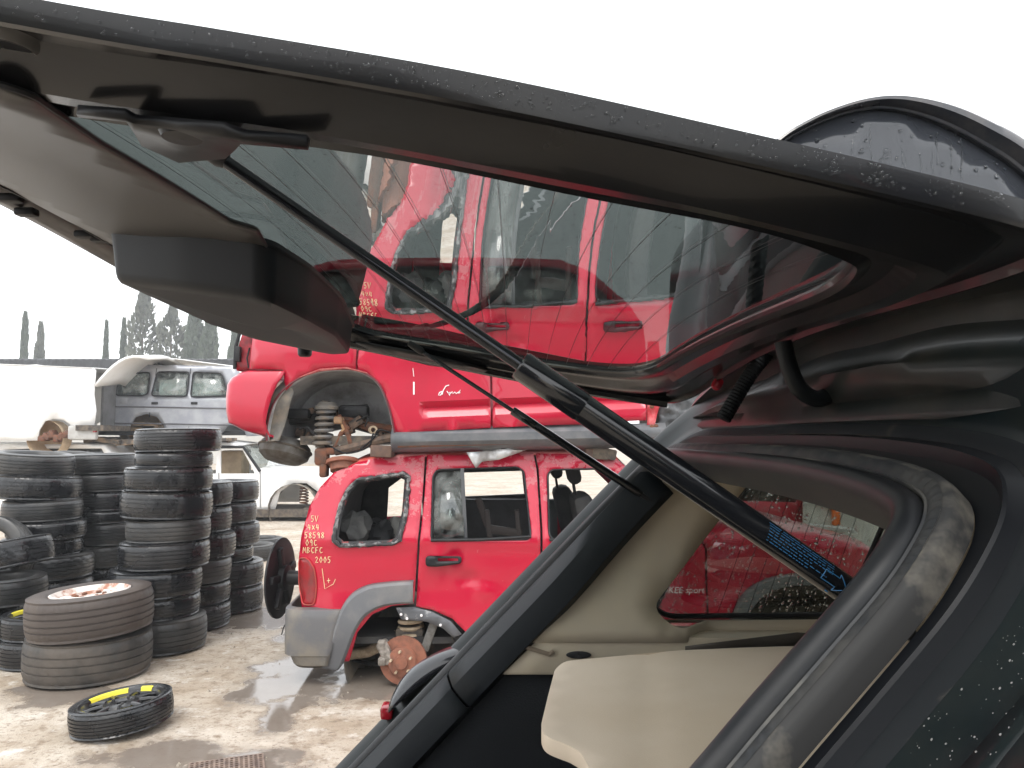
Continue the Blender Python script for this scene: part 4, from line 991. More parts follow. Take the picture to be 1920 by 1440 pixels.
# rear bumper: wraps the corner
rows = []
for (py, off, xl, xr) in ((691, -.02, 446, 530), (697, .035, 436, 534), (708, .05, 420, 530), (720, .055, 413, 522), (745, .06, 411, 512), (772, .055, 411, 504), (792, .05, 415, 500), (806, .03, 440, 500), (822, -.02, 484, 503)):
    row = []; a, b = P(xl, py, YU).x, P(xr, py, YU).x; z = P(450, py, YU).z
    for k in range(9):
        u = k / 8; row.append(Vector((b + (a + .10 - b) * u, YU + .02 - off + .02 * u, z)))
    for k in range(1, 7):
        t_ = k / 6 * math.pi / 2; row.append(Vector((a + .10 - .10 * math.sin(t_), YU + .04 - off + .20 * (1 - math.cos(t_)), z)))
    for k in range(1, 6): row.append(Vector((a - .03 * math.sin(k / 6 * math.pi), YU + .24 - off + (1.28) * k / 5, z)))
    rows.append(row)
MB().grid(rows).build('rear_bumper', red_paint, up, thick=.012)
# wheel house
arch = U([(540, 726), (556, 712), (590, 697), (636, 692), (667, 694), (692, 704), (712, 722), (728, 758), (738, 800), (744, 834), (500, 826), (503, 790), (516, 752)])
mb = MB(); n_ = len(arch[:10]); rows = []
lipp = [Vector((a, yu(a, b) + .006, b)) for a, b in ([arch[12], arch[11]][::-1] and (U([(500, 826), (501, 795), (512, 758), (530, 732)]) + arch[1:10]))]
lipp = smooth_path(lipp, 4)
cc = Vector((P(618, 800, YU).x, 0, P(618, 800, YU).z))
for v in lipp:
    d = Vector((v.x - cc.x, 0, v.z - cc.z)); rows.append([v, Vector((v.x, v.y + .10, v.z)) + d * .02, Vector((v.x, v.y + .30, v.z)) + d * -.02, Vector((v.x, v.y + .50, v.z)) + d * -.10, Vector((cc.x + d.x * .55, YU + .58, cc.z + d.z * .55)), Vector((cc.x, YU + .60, cc.z))])
mb.grid(rows).build('wheel_housing', mat('wheel_housing_grey', (.34, .34, .345), .6, col2=(.14, .13, .12), scale=6, lo=.45, hi=.72, bump=.3, bscale=25), up, thick=.01)
MB().tube([v + Vector((0, -.004, 0)) for v in lipp], .007, 6).build('arch_edge', mat('arch_edge_dark', (.10, .008, .014), .4), up)
# mud flap liner hanging at the rear of the arch
vs, fs = sheet(U([(496, 828), (488, 790), (500, 745), (532, 705), (548, 735), (530, 790), (520, 826)]), [], lambda x, z: Vector((x, yu(x, z) + .05 + .02 * math.sin(z * 20), z)), .04)
MB().add(vs, fs).build('arch_liner', liner, up, thick=.006)
MB().tube([Uv(560, 708, .004), Uv(600, 694, .004), Uv(650, 690, .004), Uv(690, 700, .004)], [.004, .009, .007, .003], 6).build('rusty_seam', mat('filler', (.26, .03, .035), .8, col2=(.36, .12, .10), scale=60), up)
# sill
rows = []
for (py, off) in ((800, -.01), (806, .010), (812, .035), (826, .035), (838, .0), (846, -.06)):
    z = P(980, py + 3, YU).z; rows.append([Vector((P(a, 0, YU).x, YU + .02 - off, z + .035 * (a - 740) / 500.)) for a in (742, 830, 920, 1010, 1100, 1180, 1238)])
MB().grid(rows).build('sill', mat('sill_grey', (.085, .095, .105), .35, col2=(.15, .15, .155), scale=5), up, thick=.01, angle=25)
MB().tube([P(746, 836, YU + .02), P(900, 832, YU + .02), P(1100, 826, YU + .02), P(1238, 820, YU + .02)], .014, 8).build('sill_seam', rust, up)
# hinge pillar and crumpled liner at the front
hp = U([(1216, 640), (1236, 640), (1240, 690), (1238, 760), (1226, 806), (1214, 806)])
side_panel('hinge_pillar', hp, [], lambda x, z: yu(x, z) + .02 + .008 * math.sin(z * 60), mat('pillar_red', (.50, .03, .045), .45, col2=(.58, .16, .16), scale=14), up, .012, .03)
for i, (bx, by) in enumerate(((1222, 762), (1222, 800), (1230, 799))): MB().lathe([(.014, 0), (.014, .01), (.006, .014), (0, .014)], axis_frame(Uv(bx, by, -.012), (0, -1, 0)), 12).build('hinge_bolt', rust, up)
hl = U([(1242, 700), (1330, 690), (1335, 790), (1300, 818), (1238, 818), (1242, 760)])
vs, fs = sheet(hl, [], lambda x, z: Vector((x, yu(x, z) + .09 + .03 * noise.noise(Vector((x * 14, z * 14, 2))) + .015 * noise.noise(Vector((x * 35, z * 35, 7))), z)), .018)
MB().add(vs, fs).build('inner_arch', mat('crumpled_black', (.05, .053, .057), .35, col2=(.12, .125, .13), scale=10), up, thick=.006)
MB().box((P(1400, 740, YU).x, YUC, P(1400, 760, YU).z), (.9, 1.3, .5), bev=.08).build('engine_bay', mud, up)
MB().box((P(900, 830, YU).x, YUC, P(900, 826, YU).z), (2.4, 1.35, .06)).build('floor_pan', mud, up)
# door seams
MB().tube([Uv(774, 690, .003), Uv(776, 706, .003)], .002, 5).build('paint_mark', white_mark, ur)
MB().tube([Uv(776, 716, .003), Uv(776, 740, .003)], .0055, 6).build('paint_mark', white_mark, ur)
uh = lambda a, b: Uv(a, b, .004)
scr = [[(842, 722), (836, 724), (831, 732), (829, 740)], [(829, 734), (824, 736), (822, 741), (826, 741), (830, 734)], [(838, 733), (840, 737), (844, 735), (843, 742), (841, 738)], [(845, 738), (848, 734), (849, 738), (853, 735), (855, 738), (859, 736), (863, 731), (860, 738), (863, 736)]]
mb = MB()
for s_ in scr: mb.tube([uh(a, b) for a, b in s_], .0032, 5)
mb.build('handwriting', white_mark, ur)
# rear suspension hanging down
def sus(a, b, off=.0): return P(a, b, YU + .22 + off)
coil(sus(604, 838), (.10, 0, 1), .056, .27, 6.5, .0125, spring_m, up)
MB().tube([sus(600, 840), sus(612, 752)], .032, 10).build('shock_absorber', mud, up)
MB().lathe([(.075, 0), (.08, .02), (.05, .05), (0, .05)], axis_frame(sus(613, 768), (0, 0, 1)), 16).build('spring_seat', liner, up)
mb = MB(); mb.tube([sus(628, 846), sus(665, 838), sus(700, 828), sus(744, 818)], [.03, .034, .03, .035], 8); mb.build('lower_arm', mat('arm_rust', (.17, .115, .08), .8, col2=(.08, .06, .05), scale=18), up)
mb = MB(); mb.tube([sus(660, 838), sus(648, 800), sus(634, 780)], [.022, .018, .02], 8); mb.tube([sus(624, 848), sus(640, 812), sus(655, 800)], [.02, .016, .018], 8); mb.build('control_arm', rust, up)
MB().lathe([(.028, -.03), (.028, .03), (.016, .03), (.016, -.03)], axis_frame(sus(699, 806), (.3, -1, 0)), 16, close=True).build('bush', cream_m, up)
mb = MB(); mb.box(sus(635, 788), (.06, .06, .05), bev=.012); mb.tube([sus(640, 784), sus(646, 805), sus(640, 812)], [.016, .018, .014], 8); mb.build('link', mat('tan_steel', (.40, .24, .12), .7, col2=(.22, .13, .08), scale=20), up)
mb = MB(); mb.tube([sus(540, 786, .2), sus(600, 778, .2), sus(690, 770, .2)], .045, 8); mb.box(sus(664, 772, .12), (.20, .1, .09), bev=.02); mb.box(sus(560, 776, .12), (.16, .1, .07), bev=.02); mb.build('subframe', black_pl, up)
for j, pth in enumerate(([(620, 838), (650, 850), (690, 838), (700, 812)], [(676, 842), (700, 822), (710, 806), (735, 812)], [(590, 815), (575, 800), (560, 806)], [(668, 790), (690, 780), (684, 800)])):
    MB().tube(smooth_path([sus(a, b, -.03) for a, b in pth], 4), .006, 6).build('brake_line', black_pl, up)
mb = MB(); mb.box(sus(604, 856), (.09, .10, .12), bev=.025); mb.box(sus(618, 846), (.08, .08, .05), bev=.015); mb.box(sus(608, 882), (.05, .10, .09), bev=.015); mb.build('hub_carrier', rust, up)
fr = axis_frame(sus(643, 868), (.08, -.35, -1)); o_ = MB().lathe([(.0, -.03), (.06, -.03), (.065, -.012), (.112, -.012), (.112, .012), (.085, .014), (.082, .055), (.03, .060), (.02, .075), (0, .075)], fr, 36).build('brake_disc', rust_disc, up)
for k in range(5):
    a = k * 2 * math.pi / 5; MB().lathe([(.007, .055), (.007, .08), (0, .08)], fr @ Matrix.Translation((math.cos(a) * .055, math.sin(a) * .055, 0)), 8).build('wheel_stud', rust, o_)
rd = random.Random(17)
for k in range(16):
    a_ = sus(rd.uniform(560, 730), rd.uniform(770, 842), rd.uniform(.05, .3)); MB().box(a_, (rd.uniform(.03, .10), rd.uniform(.03, .08), rd.uniform(.02, .06)), Matrix.Rotation(rd.uniform(-.8, .8), 3, 'Y'), bev=.008).build('suspension_bracket', mat('sus_mix', (.05, .04, .035), .8, col2=(.24, .15, .10), scale=14, bump=.3, bscale=80), up)
MB().tube([sus(630, 780, .1), sus(690, 800, .1), sus(742, 806, .1)], [.03, .035, .03], 8).build('trailing_arm', rust, up)
# rounded tank under the tail
fr = axis_frame(P(535, 842, YU + .35), (-.15, -.25, -.9)); MB().lathe([(0, -.06), (.13, -.06), (.165, -.03), (.175, 0), (.165, .05), (.12, .085), (0, .095)], fr, 36).build('muffler', mat('muffler', (.15, .145, .135), .6, col2=(.085, .07, .055), scale=10, metal=.3), up)
MB().tube([(fr @ Vector((.176 * math.cos(k * math.pi / 16), .176 * math.sin(k * math.pi / 16), .0))) for k in range(32)], .008, 6, closed=True).build('muffler_seam', mud, up)

# --- pieces wedged between the two red cars
gap = P(720, 850, YK + .12)
o = MB().box(P(718, 846, YK + .12), (.14, .16, .075), Matrix.Rotation(.05, 3, 'Y'), bev=.01).build('wood_block', mat('block_brown', (.14, .085, .06), .8, col2=(.09, .06, .05), scale=14, bump=.3), origin=(0, 0, 0)); tag(o, 'brown block wedged under the hanging suspension of the upper red car', 'block')
rf = lambda px: Kv(px, 852).z
mb = MB(); vs, fs = sheet([(P(a, b, YK + .06).x, P(a, b, YK + .06).z) for a, b in ((876, 848), (905, 846), (912, 838), (945, 842), (985, 832), (992, 842), (950, 856), (935, 862), (902, 866), (892, 877), (886, 868))], [], lambda x, z: Vector((x, YK + .06 + .03 * math.sin(x * 30), z)), .03)
o = mb.add(vs, fs).build('torn_bracket', alu, thick=.01); tag(o, 'pale torn metal bracket hanging over the roof edge of the lower red SUV', 'scrap metal')
mb = MB(); rd = random.Random(5)
for k in range(26):
    c = P(760 + k * 16, 846, YK + .25 + rd.uniform(0, .7)); mb.box((c.x, c.y, Kv(900, 851).z + .055 + rd.uniform(-.005, .02)), (rd.uniform(.08, .3), rd.uniform(.05, .25), rd.uniform(.02, .06)), Matrix.Rotation(rd.uniform(-.15, .15), 3, 'Y'), bev=.006)
o = mb.build('flattened_scrap', mat('scrap_black', (.02, .02, .022), .6, col2=(.12, .10, .08), scale=12)); o['kind'] = 'stuff'; tag(o, 'flattened black and brown scrap between the two red cars', 'scrap')
for i, (px, w) in enumerate(((1104, .055), (1124, .11), (1144, .07))):
    o = MB().box(P(px, 850 + i, YK + .14), (w, .12, .07), Matrix.Rotation(.1 * i, 3, 'Y'), bev=.012).build('crushed_part', mat('block_brown', (.14, .085, .06)) if i == 0 else mud); tag(o, ['square brown block on the roof near the windscreen of the lower red SUV', 'rounded muddy part beside the square brown block on the red roof', 'small muddy part last on the red roof towards the windscreen'][i], 'scrap part')

# ================================================================ the dark SUV with its tailgate up, right beside the camera
tg_paint = mat('tailgate_paint', (.006, .0065, .008), .25, col2=(.011, .0105, .010), scale=6, coat=.15, spec=.3)
jamb_paint = mat('jamb_paint', (.004, .0075, .0085), .3, col2=(.014, .016, .014), scale=5, lo=.5, hi=.75, coat=.0, spec=.22)
dusty_paint = mat('jamb_dusty', (.012, .014, .016), .6, spec=.15, col2=(.07, .064, .054), scale=26, lo=.56, hi=.8, stretch=(1, 1, 1))
trim_m = mat('tailgate_trim', (.055, .051, .048), .42, col2=(.068, .063, .059), scale=2, bump=.03, bscale=500)
box_m = mat('cover_plastic', (.008, .010, .013), .5, spec=.25, bump=.05, bscale=600)
seal_m = mat('seal_rubber', (.011, .0125, .015), .42, col2=(.022, .022, .023), scale=9, spec=.35)
flange_m = mat('seal_dusty', (.035, .037, .040), .6, col2=(.20, .185, .155), scale=9, lo=.45, hi=.75)
beige = mat('beige_trim', (.53, .455, .335), .55, col2=(.46, .40, .31), scale=3, bump=.03, bscale=700)
beige_b = mat('beige_board', (.57, .465, .345), .6, col2=(.63, .53, .415), scale=1.6, bump=.06, bscale=400)
pillar_m = mat('pillar_trim', (.006, .009, .012), .55, col2=(.010, .013, .016), scale=6, spec=.25, bump=.04, bscale=700)
carpet = mat('boot_carpet', (.008, .010, .013), .95, bump=.3, bscale=300)
strut_m = mat('strut_black', (.007, .008, .010), .18, coat=.5); rod_m = mat('strut_rod', (.030, .032, .036), .12, metal=.7)
blue_print = mat('blue_print', (.02, .13, .28), .5)
drop_m = mat('raindrop', (.9, .92, .93), .05, spec=.6); drop_m.node_tree.nodes['Principled BSDF'].inputs['Transmission Weight'].default_value = 1.0; drop_m.node_tree.nodes['Principled BSDF'].inputs['IOR'].default_value = 1.33

def ZT(x, y): return 1.7335 - .2 * x - .0275 * (y - .43) + .055 * (1 - ((y - 1.06) / .64) ** 2)
def T(x, y, w=0.0): return Vector((x, y, ZT(x, y) + w))
def TG(px, py, w=0.0):
    r = ray(px, py); g = lambda t: CAM_H + r.z * t - ZT(r.x * t, r.y * t) - w
    t0 = .05
    for i in range(1, 600):
        t1 = .05 + i * .005
        if g(t1) > 0:
            a, b = t0, t1
            for _ in range(30):
                m = (a + b) / 2
                if g(m) > 0: b = m
                else: a = m
            return Vector((r.x * a, r.y * a, CAM_H + r.z * a))
        t0 = t1
    return P(px, py, 2)
def GZ(y):      # the pane's own flatter curve across the car, against the frame surface
    d = y - .56; return 1.7514 - .024 + .095 * d - .105 * d * d - ZT(0, y)
def TGG(px, py, w=0.0):
    q = TG(px, py, w)
    for _ in range(25): q = TG(px, py, w + GZ(q.y))
    return q
ON = Vector((-.717, 0, .697))
def O(s, y, w=0.0): return Vector((.31 - .697 * s, y, 1.51 - .717 * s)) + ON * w
def OPX(px, py, w=0.0):
    r = ray(px, py); p0 = Vector((.31, 0, 1.51)) + ON * w; t = ON.dot(p0 - Vector((0, 0, CAM_H))) / ON.dot(r)
    q = Vector((0, 0, CAM_H)) + r * t; return ((.31 + ON.x * w - q.x) / .697, q.y)

ns = thing('dark_suv', (.9, 1.06, 0), 'dark SUV with tailgate raised on gas struts and beige boot, close by', 'SUV')
# ---- tailgate frame: perimeter loop lofted to the glass edge
no_ = [TG(a_, b_, .006) for a_, b_ in ((0, -15), (420, 56), (860, 131), (1300, 225), (1920, 374))]
KO = [(-.64, no_[0].y)] + [(v_.x, v_.y) for v_ in no_] + [(.345, no_[4].y + .05), (.388, .7), (.392, 1.05), (.388, 1.4), (.372, 1.62), (.31, 1.70), (.1, 1.715), (-.1, 1.72), (-.35, 1.725), (-.56, 1.715), (-.64, 1.66), (-.69, 1.4), (-.71, 1.05), (-.70, .7), (-.685, .45)]
KI = [(90, 195), (260, 212), (690, 262), (1110, 344), (1410, 402), (1570, 456), (1603, 490), (1535, 545), (1395, 603), (1270, 665), (1215, 693), (1140, 697), (1000, 680), (860, 655), (700, 628), (628, 600), None, None, None, None, None]
KIX = {16: (-.395, 1.52), 17: (-.41, 1.3), 18: (-.415, 1.05), 19: (-.418, .82), 20: (-.416, .70)}
KEY = []
for i_, (o_, k_) in enumerate(zip(KO, KI)):
    if k_ is None: KEY.append((o_, KIX[i_]))
    else:
        q_ = TGG(*k_); KEY.append((o_, (q_.x, q_.y)))
OUT = smooth_path([Vector((a[0], a[1], 0)) for a, b in KEY], 6, True); INN = smooth_path([Vector((b[0], b[1], 0)) for a, b in KEY], 6, True)
PROF = [(0, .006), (0.0, -.0055), (.012, -.0100), (.05, -.0105), (.075, -.003), (.30, -.001), (.42, -.012), (.56, -.020), (.70, -.018), (.80, -.008), (.92, -.006), (1.0, -.010), (1.012, .002), (1.0, .012), (.6, .014), (.1, .009), (0, .006)]
rows = []
for (t_, w) in PROF[:-1]:
    rows.append([T(a.x + (b.x - a.x) * t_, a.y + (b.y - a.y) * t_, w + min(1, t_) * GZ(b.y)) for a, b in zip(OUT, INN)])
rows.append(rows[0])
tg = MB().grid(rows, wrap=True).build('tailgate', tg_paint, ns, angle=28)
# glass
tgl = glass('tailgate_glass', (.14, .162, .153), 2.5, bump=.03, bscale=22, stretch=(1.0, .6, 1))
vs, fs = sheet([(v.x, v.y) for v in INN], [], lambda x, y: T(x, y, .004 + GZ(y)), .035)
me = MB().add(vs, fs).build('tailgate_glass', tgl, tg)
for i in range(17):       # demister wires run across the car
    x = -.37 + i * .04; ysx = [y for y in [.5 + k * .01 for k in range(120)] if inside((x, y), [(v.x, v.y) for v in INN])]
    if len(ysx) > 20: MB().tube([T(x, ysx[2] + (ysx[-3] - ysx[2]) * k / 16, .0025 + GZ(ysx[2] + (ysx[-3] - ysx[2]) * k / 16)) for k in range(17)], .00026, 4).build('demister_wire', black_pl, tg)
# seal round the glass (black print line)
MB().tube([T(v.x, v.y, GZ(v.y)) for v in INN], .004, 6, closed=True).build('glass_seal', black_gl, tg)
# trim panel below the glass
tp = [(v_.x, v_.y) for v_ in (TG(a_, b_, -.036) for a_, b_ in ((0, 158), (60, 178), (95, 203), (190, 268), (300, 332), (372, 376), (432, 414), (480, 427)))] + [(-.36, 1.20), (-.38, 1.50), (-.50, 1.62), (-.60, 1.60), (-.625, 1.35), (-.635, 1.05), (-.625, .75), (-.61, .50), (-.45, .50)]
vs, fs = sheet(rounded(tp, .012, 3), [], lambda x, y: T(x, y, -.036 - .004 * max(0, 1 - ((x + .52) / .1) ** 2)), .04)
MB().add(vs, fs).build('trim_panel', trim_m, tg, thick=.003)
MB().tube([T(x, y, -.036) for x, y in rounded(tp, .012, 3)], .0025, 6, closed=True).build('trim_edge', black_pl, tg)
# rear lip, number-plate garnish and stops at the outer end
rows = []
for k in range(25):
    y = .44 + 1.22 * k / 24; xr = -.705 + .10 * abs((y - 1.05) / .62) ** 3
    rows.append([T(xr + .02, y, -.012), T(xr - .004, y, -.030), T(xr - .03, y, -.034), T(xr - .05, y, -.02), T(xr - .055, y, .01), T(xr - .03, y, .03), T(xr + .03, y, .03)])
MB().grid(rows).build('tailgate_lip', mat('lip_brown', (.075, .065, .058), .4, col2=(.03, .028, .027), scale=7, coat=.2), tg, thick=.004)
for (px, py) in ((20, 372), (50, 398), (160, 440), (190, 448)):
    q = TG(px, py, -.036); MB().box(q, (.03, .018, .012), bev=.004).build('lip_clip', black_pl, tg)
# wiper motor cover
cb = [(-.585, 1.10), (-.45, 1.03), (-.33, .985), (-.31, .995), (-.292, 1.10), (-.288, 1.28), (-.31, 1.50), (-.36, 1.56), (-.52, 1.56), (-.585, 1.48)]
cb = rounded(cb, .018, 4); cxb = sum(a for a, b in cb) / len(cb); cyb = sum(b for a, b in cb) / len(cb); rows = []
for (sc, dz, lip) in ((1.03, -.030, 0), (1.03, -.036, 0), (1.0, -.038, 0), (.985, -.060, 0), (.965, -.096, 0), (.955, -.104, 0), (.935, -.109, 0), (.85, -.112, 0), (.5, -.116, 0), (.02, -.117, 0)):
    rows.append([T(cxb + (a - cxb) * sc, cyb + (b - cyb) * sc, dz * (1 - .25 * max(0, (b - 1.1) / .5))) for a, b in cb])
MB().grid(rows, wrap=True).build('wiper_cover', box_m, tg)
MB().box(TG(418, 585, -.06), (.07, .05, .05), bev=.015).build('cover_foot', black_pl, tg)
q = TG(572, 640, -.03); MB().lathe([(.014, .03), (.017, 0), (.015, -.03), (.011, -.034), (0, -.034)], axis_frame(q, (0, 0, 1)), 12).build('rubber_stop', black_pl, tg)
# far rail: two raised ribs along the far edge
for (yy, r_, w_) in ((1.668, .012, -.020), (1.695, .009, -.016)):
    MB().tube([T(-.45 + .78 * k / 20, yy - .05 * max(0, k / 20 - .8) * 3, w_) for k in range(21)], r_, 8).build('edge_rib', tg_paint, tg)
# strut bracket plates on both rails
bk = [(146, 196), (236, 203), (255, 214), (420, 228), (462, 243), (575, 252), (582, 262), (455, 252), (440, 268), (425, 282), (338, 291), (268, 258), (254, 232), (240, 210), (150, 203)]
bxy = [(v.x, v.y) for v in (TGG(a, b, -.016) for a, b in bk)]
vs, fs = sheet(bxy, [], lambda x, y: T(x, y, -.016 + GZ(y)), .03); MB().add(vs, fs).build('strut_bracket', black_pl, tg, thick=.006)
MB().lathe([(.014, 0), (.012, -.004), (0, -.005)], axis_frame(TGG(342, 248, -.02), (0, 0, 1)), 16).build('bracket_bolt', black_pl, tg)
vs, fs = sheet([(-.33, 1.625), (-.20, 1.615), (-.05, 1.635), (-.06, 1.66), (-.18, 1.69), (-.30, 1.67)], [], lambda x, y: T(x, y, -.024), .03); MB().add(vs, fs).build('strut_bracket', black_pl, tg, thick=.006)
# latch hole
q = TG(30, 84, -.012); nrm = Vector((.2, 0, 1)).normalized(); MB().lathe([(.010, -.002), (.012, -.003), (.014, -.002), (.016, .001), (.018, .003), (.019, .006)], axis_frame(q, nrm), 28).build('latch_ring', mat('latch_steel', (.05, .047, .043), .45), tg)
MB().lathe([(0, -.0025), (.009, -.0025), (.010, -.001)], axis_frame(q, nrm), 20).build('latch_slot', black_pl, tg)
# rain beads on the near lip
def beads(name, pts, m, parent, seg=6):
    mb = MB()
    for (c, n, r) in pts:
        fr = axis_frame(c, n); st = random.uniform(.8, 1.5)
        fr = fr @ Matrix.Diagonal((r * st, r, r * .55, 1)); mb.lathe([(1, 0), (.85, .5), (.45, .9), (0.02, 1)], fr, seg)
    o = mb.build(name, m, parent); o['kind'] = 'stuff'; return o
random.seed(21); pts = []
for i in range(900):
    k = random.random(); x = -.28 + .60 * k
    dens = math.exp(-((x + .02) / .09) ** 2) * .8 + math.exp(-((x - .17) / .06) ** 2) + .25
    if random.random() > dens: continue
    k_i = min(range(len(OUT)), key=lambda i_: abs(OUT[i_].x - x) + (9 if OUT[i_].y > .6 else 0)); y = OUT[k_i].y; pts.append((T(x, y - .0005, random.uniform(-.007, .005)), Vector((0, -1, -.1)), random.choice((.0003, .0004, .0006, .0009))))
beads('raindrops', pts, drop_m, tg)
pts = []; poly = [(v.x, v.y) for v in INN]
while len(pts) < 2200:
    x, y = random.uniform(-.42, .33), random.uniform(.56, 1.64)
    if inside((x, y), poly): pts.append((T(x, y, .0045 + GZ(y)), Vector((0, 0, 1)), random.choice((.0004, .0006, .0008, .0012))))
beads('raindrops', pts, drop_m, tg)

# ---- gas struts
def strut(top, bot, name='gas_strut', a=.42, ls=.11, rr=.004, rt=.009):
    top, bot = Vector(top), Vector(bot); L = (bot - top).length; fr = axis_frame(top, bot - top, (0, -1, .3))
    o = MB().lathe([(0, L * a), (rt, L * a + .0), (rt, L - .02), (rt * .7, L - .008), (0, L)], fr, 32).build(name, strut_m, ns)
    MB().lathe([(rr, -.005), (rr, L * a + .01)], fr, 20, caps=True).build('strut_rod', rod_m, o)
    MB().lathe([(rr, L * a - .0005), (rt * .92, L * a - .001), (rt * 1.045, L * a + .0015), (rt * 1.045, L * (a + ls)), (rt * .985, L * (a + ls) + .001), (rt * .985, L * (a + ls) + .0025)], fr, 32).build('strut_sleeve', strut_m, o)
    MB().lathe([(0, -.026), (.006, -.024), (.0075, -.012), (.0075, .006), (.005, .012), (0, .012)], fr, 16).build('end_socket', black_pl, o)
    MB().tube([fr @ Vector((0, 0, L - .015)), fr @ Vector((0, 0, L + .02)), fr @ Vector((0, .0, L + .028))], [.006, .006, .004], 8).build('ball_joint', black_pl, o)
    return o, fr, L
N1 = P(402, 288, .565); N0 = P(1660, 1157, .60)
F1 = P(785, 655, 1.60); F0 = P(1208, 931, 1.63)
s1, fr1, L1 = strut(N1, N0, a=.452, ls=.09, rr=.0050, rt=.0110)
s2, fr2, L2 = strut(F1, F0, a=.415, ls=.10, rr=.0042, rt=.0088)
# blue print on the near strut tube: unreadable rows and an arrow
def on_tube(u, v): # u metres along, v radians around
    return fr1 @ Vector((.01115 * math.cos(v), .01115 * math.sin(v), u))
def find_v(px, py):
    best = None
    for k in range(720):
        v = k * math.pi / 360; q = on_tube(0, v); nrm = (q - fr1 @ Vector((0, 0, 0))).normalized()
    return 0
def px_of(q):
    d = q - Vector((0, 0, CAM_H)); f_ = d.y * _c + d.z * _s; u_ = -d.y * _s + d.z * _c; return (960 + F_PX * d.x / f_, 720 - F_PX * u_ / f_)
view = (Vector((0, 0, CAM_H)) - fr1 @ Vector((0, 0, L1 * .85))); vloc = fr1.to_3x3().inverted() @ view; V0 = math.atan2(vloc.y, vloc.x)
sgn = 1 if px_of(on_tube(L1 * .85, V0 + .5))[1] > px_of(on_tube(L1 * .85, V0))[1] else -1
def TU(u, v): return on_tube(u, V0 + sgn * v)
def u_at(px): 
    lo, hi = 0, L1
    for _ in range(40):
        m = (lo + hi) / 2
        if px_of(fr1 @ Vector((0, 0, m)))[0] < px: lo = m
        else: hi = m
    return lo
mb = MB(); rd = random.Random(2)
ua, ub = u_at(1425), u_at(1545)
for row in range(7):
    v = -.95 + row * .20; u = ua + row * .0006; end = ub if row < 4 else ua + (ub - ua) * (.95 if row == 5 else .7)
    while u < end:
        l = rd.uniform(.0012, .004) if row > 1 else rd.uniform(.004, .011)
        mb.tube([TU(u, v), TU(min(end, u + l), v)], .0004 if row > 1 else .0003, 4); 
        pass
        u += l + rd.uniform(.0008, .002)
u0 = u_at(1533); mb2 = MB()
arrow = [(0, -.42), (.0125, -.42), (.0125, -.72), (.021, .02), (.0125, .62), (.0125, .28), (0, .28)]
pts = []
for i in range(len(arrow)):
    a, b = arrow[i], arrow[(i + 1) % len(arrow)]
    for k in range(5): pts.append(TU(u0 + a[0] + (b[0] - a[0]) * k / 5, a[1] + (b[1] - a[1]) * k / 5))
mb.tube(pts, .0004, 4, closed=True); mb.tube([TU(u0 + .010, .95), TU(u0 + .0125, .95)], .0006, 4)
mb.build('blue_print', blue_print, s1)

# ---- boot opening: rubber seal and painted jamb, lofted round a U-shaped path
ppx = [(600, 2240), (900, 1900), (1120, 1648), (1300, 1440), (1400, 1322), (1500, 1208), (1600, 1092), (1648, 1024), (1672, 975), (1662, 944), (1600, 912), (1500, 884), (1400, 868), (1300, 858)]
path = [OPX(a, b, .010) for a, b in ppx]
tp_y = path[-1][1]
YF = 1.655
path += [(path[-1][0] + .0, 1.50), (.008, YF - .06), (.04, YF - .012), (.12, YF), (.3, YF + .008), (.6, YF + .012), (1.2, YF + .012)]
path = smooth_path([Vector((a, b, 0)) for a, b in path], 14)
def outw(i):
    a = path[max(0, i - 1)]; b = path[min(len(path) - 1, i + 1)]; t = (b - a).normalized(); return Vector((-t.y, t.x, 0)) if True else t
osg = 1 if (outw(6).y < 0) else -1
def jamb_rows(prof, side_g=1.0, top_g=.62, far_g=.62):
    rows = []
    for (o_, w) in prof:
        row = []
        for i, q in enumerate(path):
            d = outw(i) * osg; g = 1.0
            if o_ > .075:
                tt = max(0, -d.x); ff = max(0, d.y); k_ = side_g * max(0, 1 - tt - ff) + top_g * tt + far_g * ff if tt + ff < 1 else (top_g * tt + far_g * ff) / (tt + ff)
                o2 = .075 + (o_ - .075) * k_
            else: o2 = o_
            row.append(O(q.x + d.x * o2, q.y + d.y * o2, w))
        rows.append(row)
    return rows
MB().grid(jamb_rows([(-.006, -.04), (-.005, .002), (-.002, .009), (.003, .0135), (.009, .015), (.015, .0125), (.019, .006), (.020, .000)])).build('opening_seal', seal_m, ns, angle=50)
MB().grid(jamb_rows([(.0195, -.002), (.021, .003), (.0225, .0045), (.024, .003)])).build('seal_lip', flange_m, ns, angle=30)
fl_r = jamb_rows([(.0238, .0028), (.027, .0038), (.031, .0044), (.035, .004), (.0365, .0035)]); n_p = len(path)
for ri, row in enumerate(fl_r):
    for i in range(n_p): row[i] = row[i] + ON * (.0012 * math.sin(i * 1.9) * math.sin(math.pi * ri / 4))
MB().grid(fl_r).build('ribbed_flange', mat('ribbed_rubber', (.022, .024, .027), .55, col2=(.06, .058, .054), scale=12, lo=.45, hi=.7, spec=.35), ns, angle=60)
MB().grid(jamb_rows([(.0363, .0033), (.039, .0025), (.042, -.0005), (.043, -.008), (.042, -.02)])).build('seal_edge', mat('seal_edge_dust', (.030, .030, .030), .75, col2=(.21, .19, .155), scale=13, lo=.5, hi=.72), ns, angle=40)
MB().grid(jamb_rows([(.041, -.022), (.052, -.022), (.062, -.020), (.069, -.013), (.0705, -.0115), (.072, -.014), (.085, -.020)])).build('jamb_gutter', mat('gutter_paint', (.006, .007, .009), .4, spec=.25), ns, angle=25)
MB().grid(jamb_rows([(.0845, -.0195), (.095, -.017), (.110, -.018)])).build('jamb_dust_line', dusty_paint, ns)
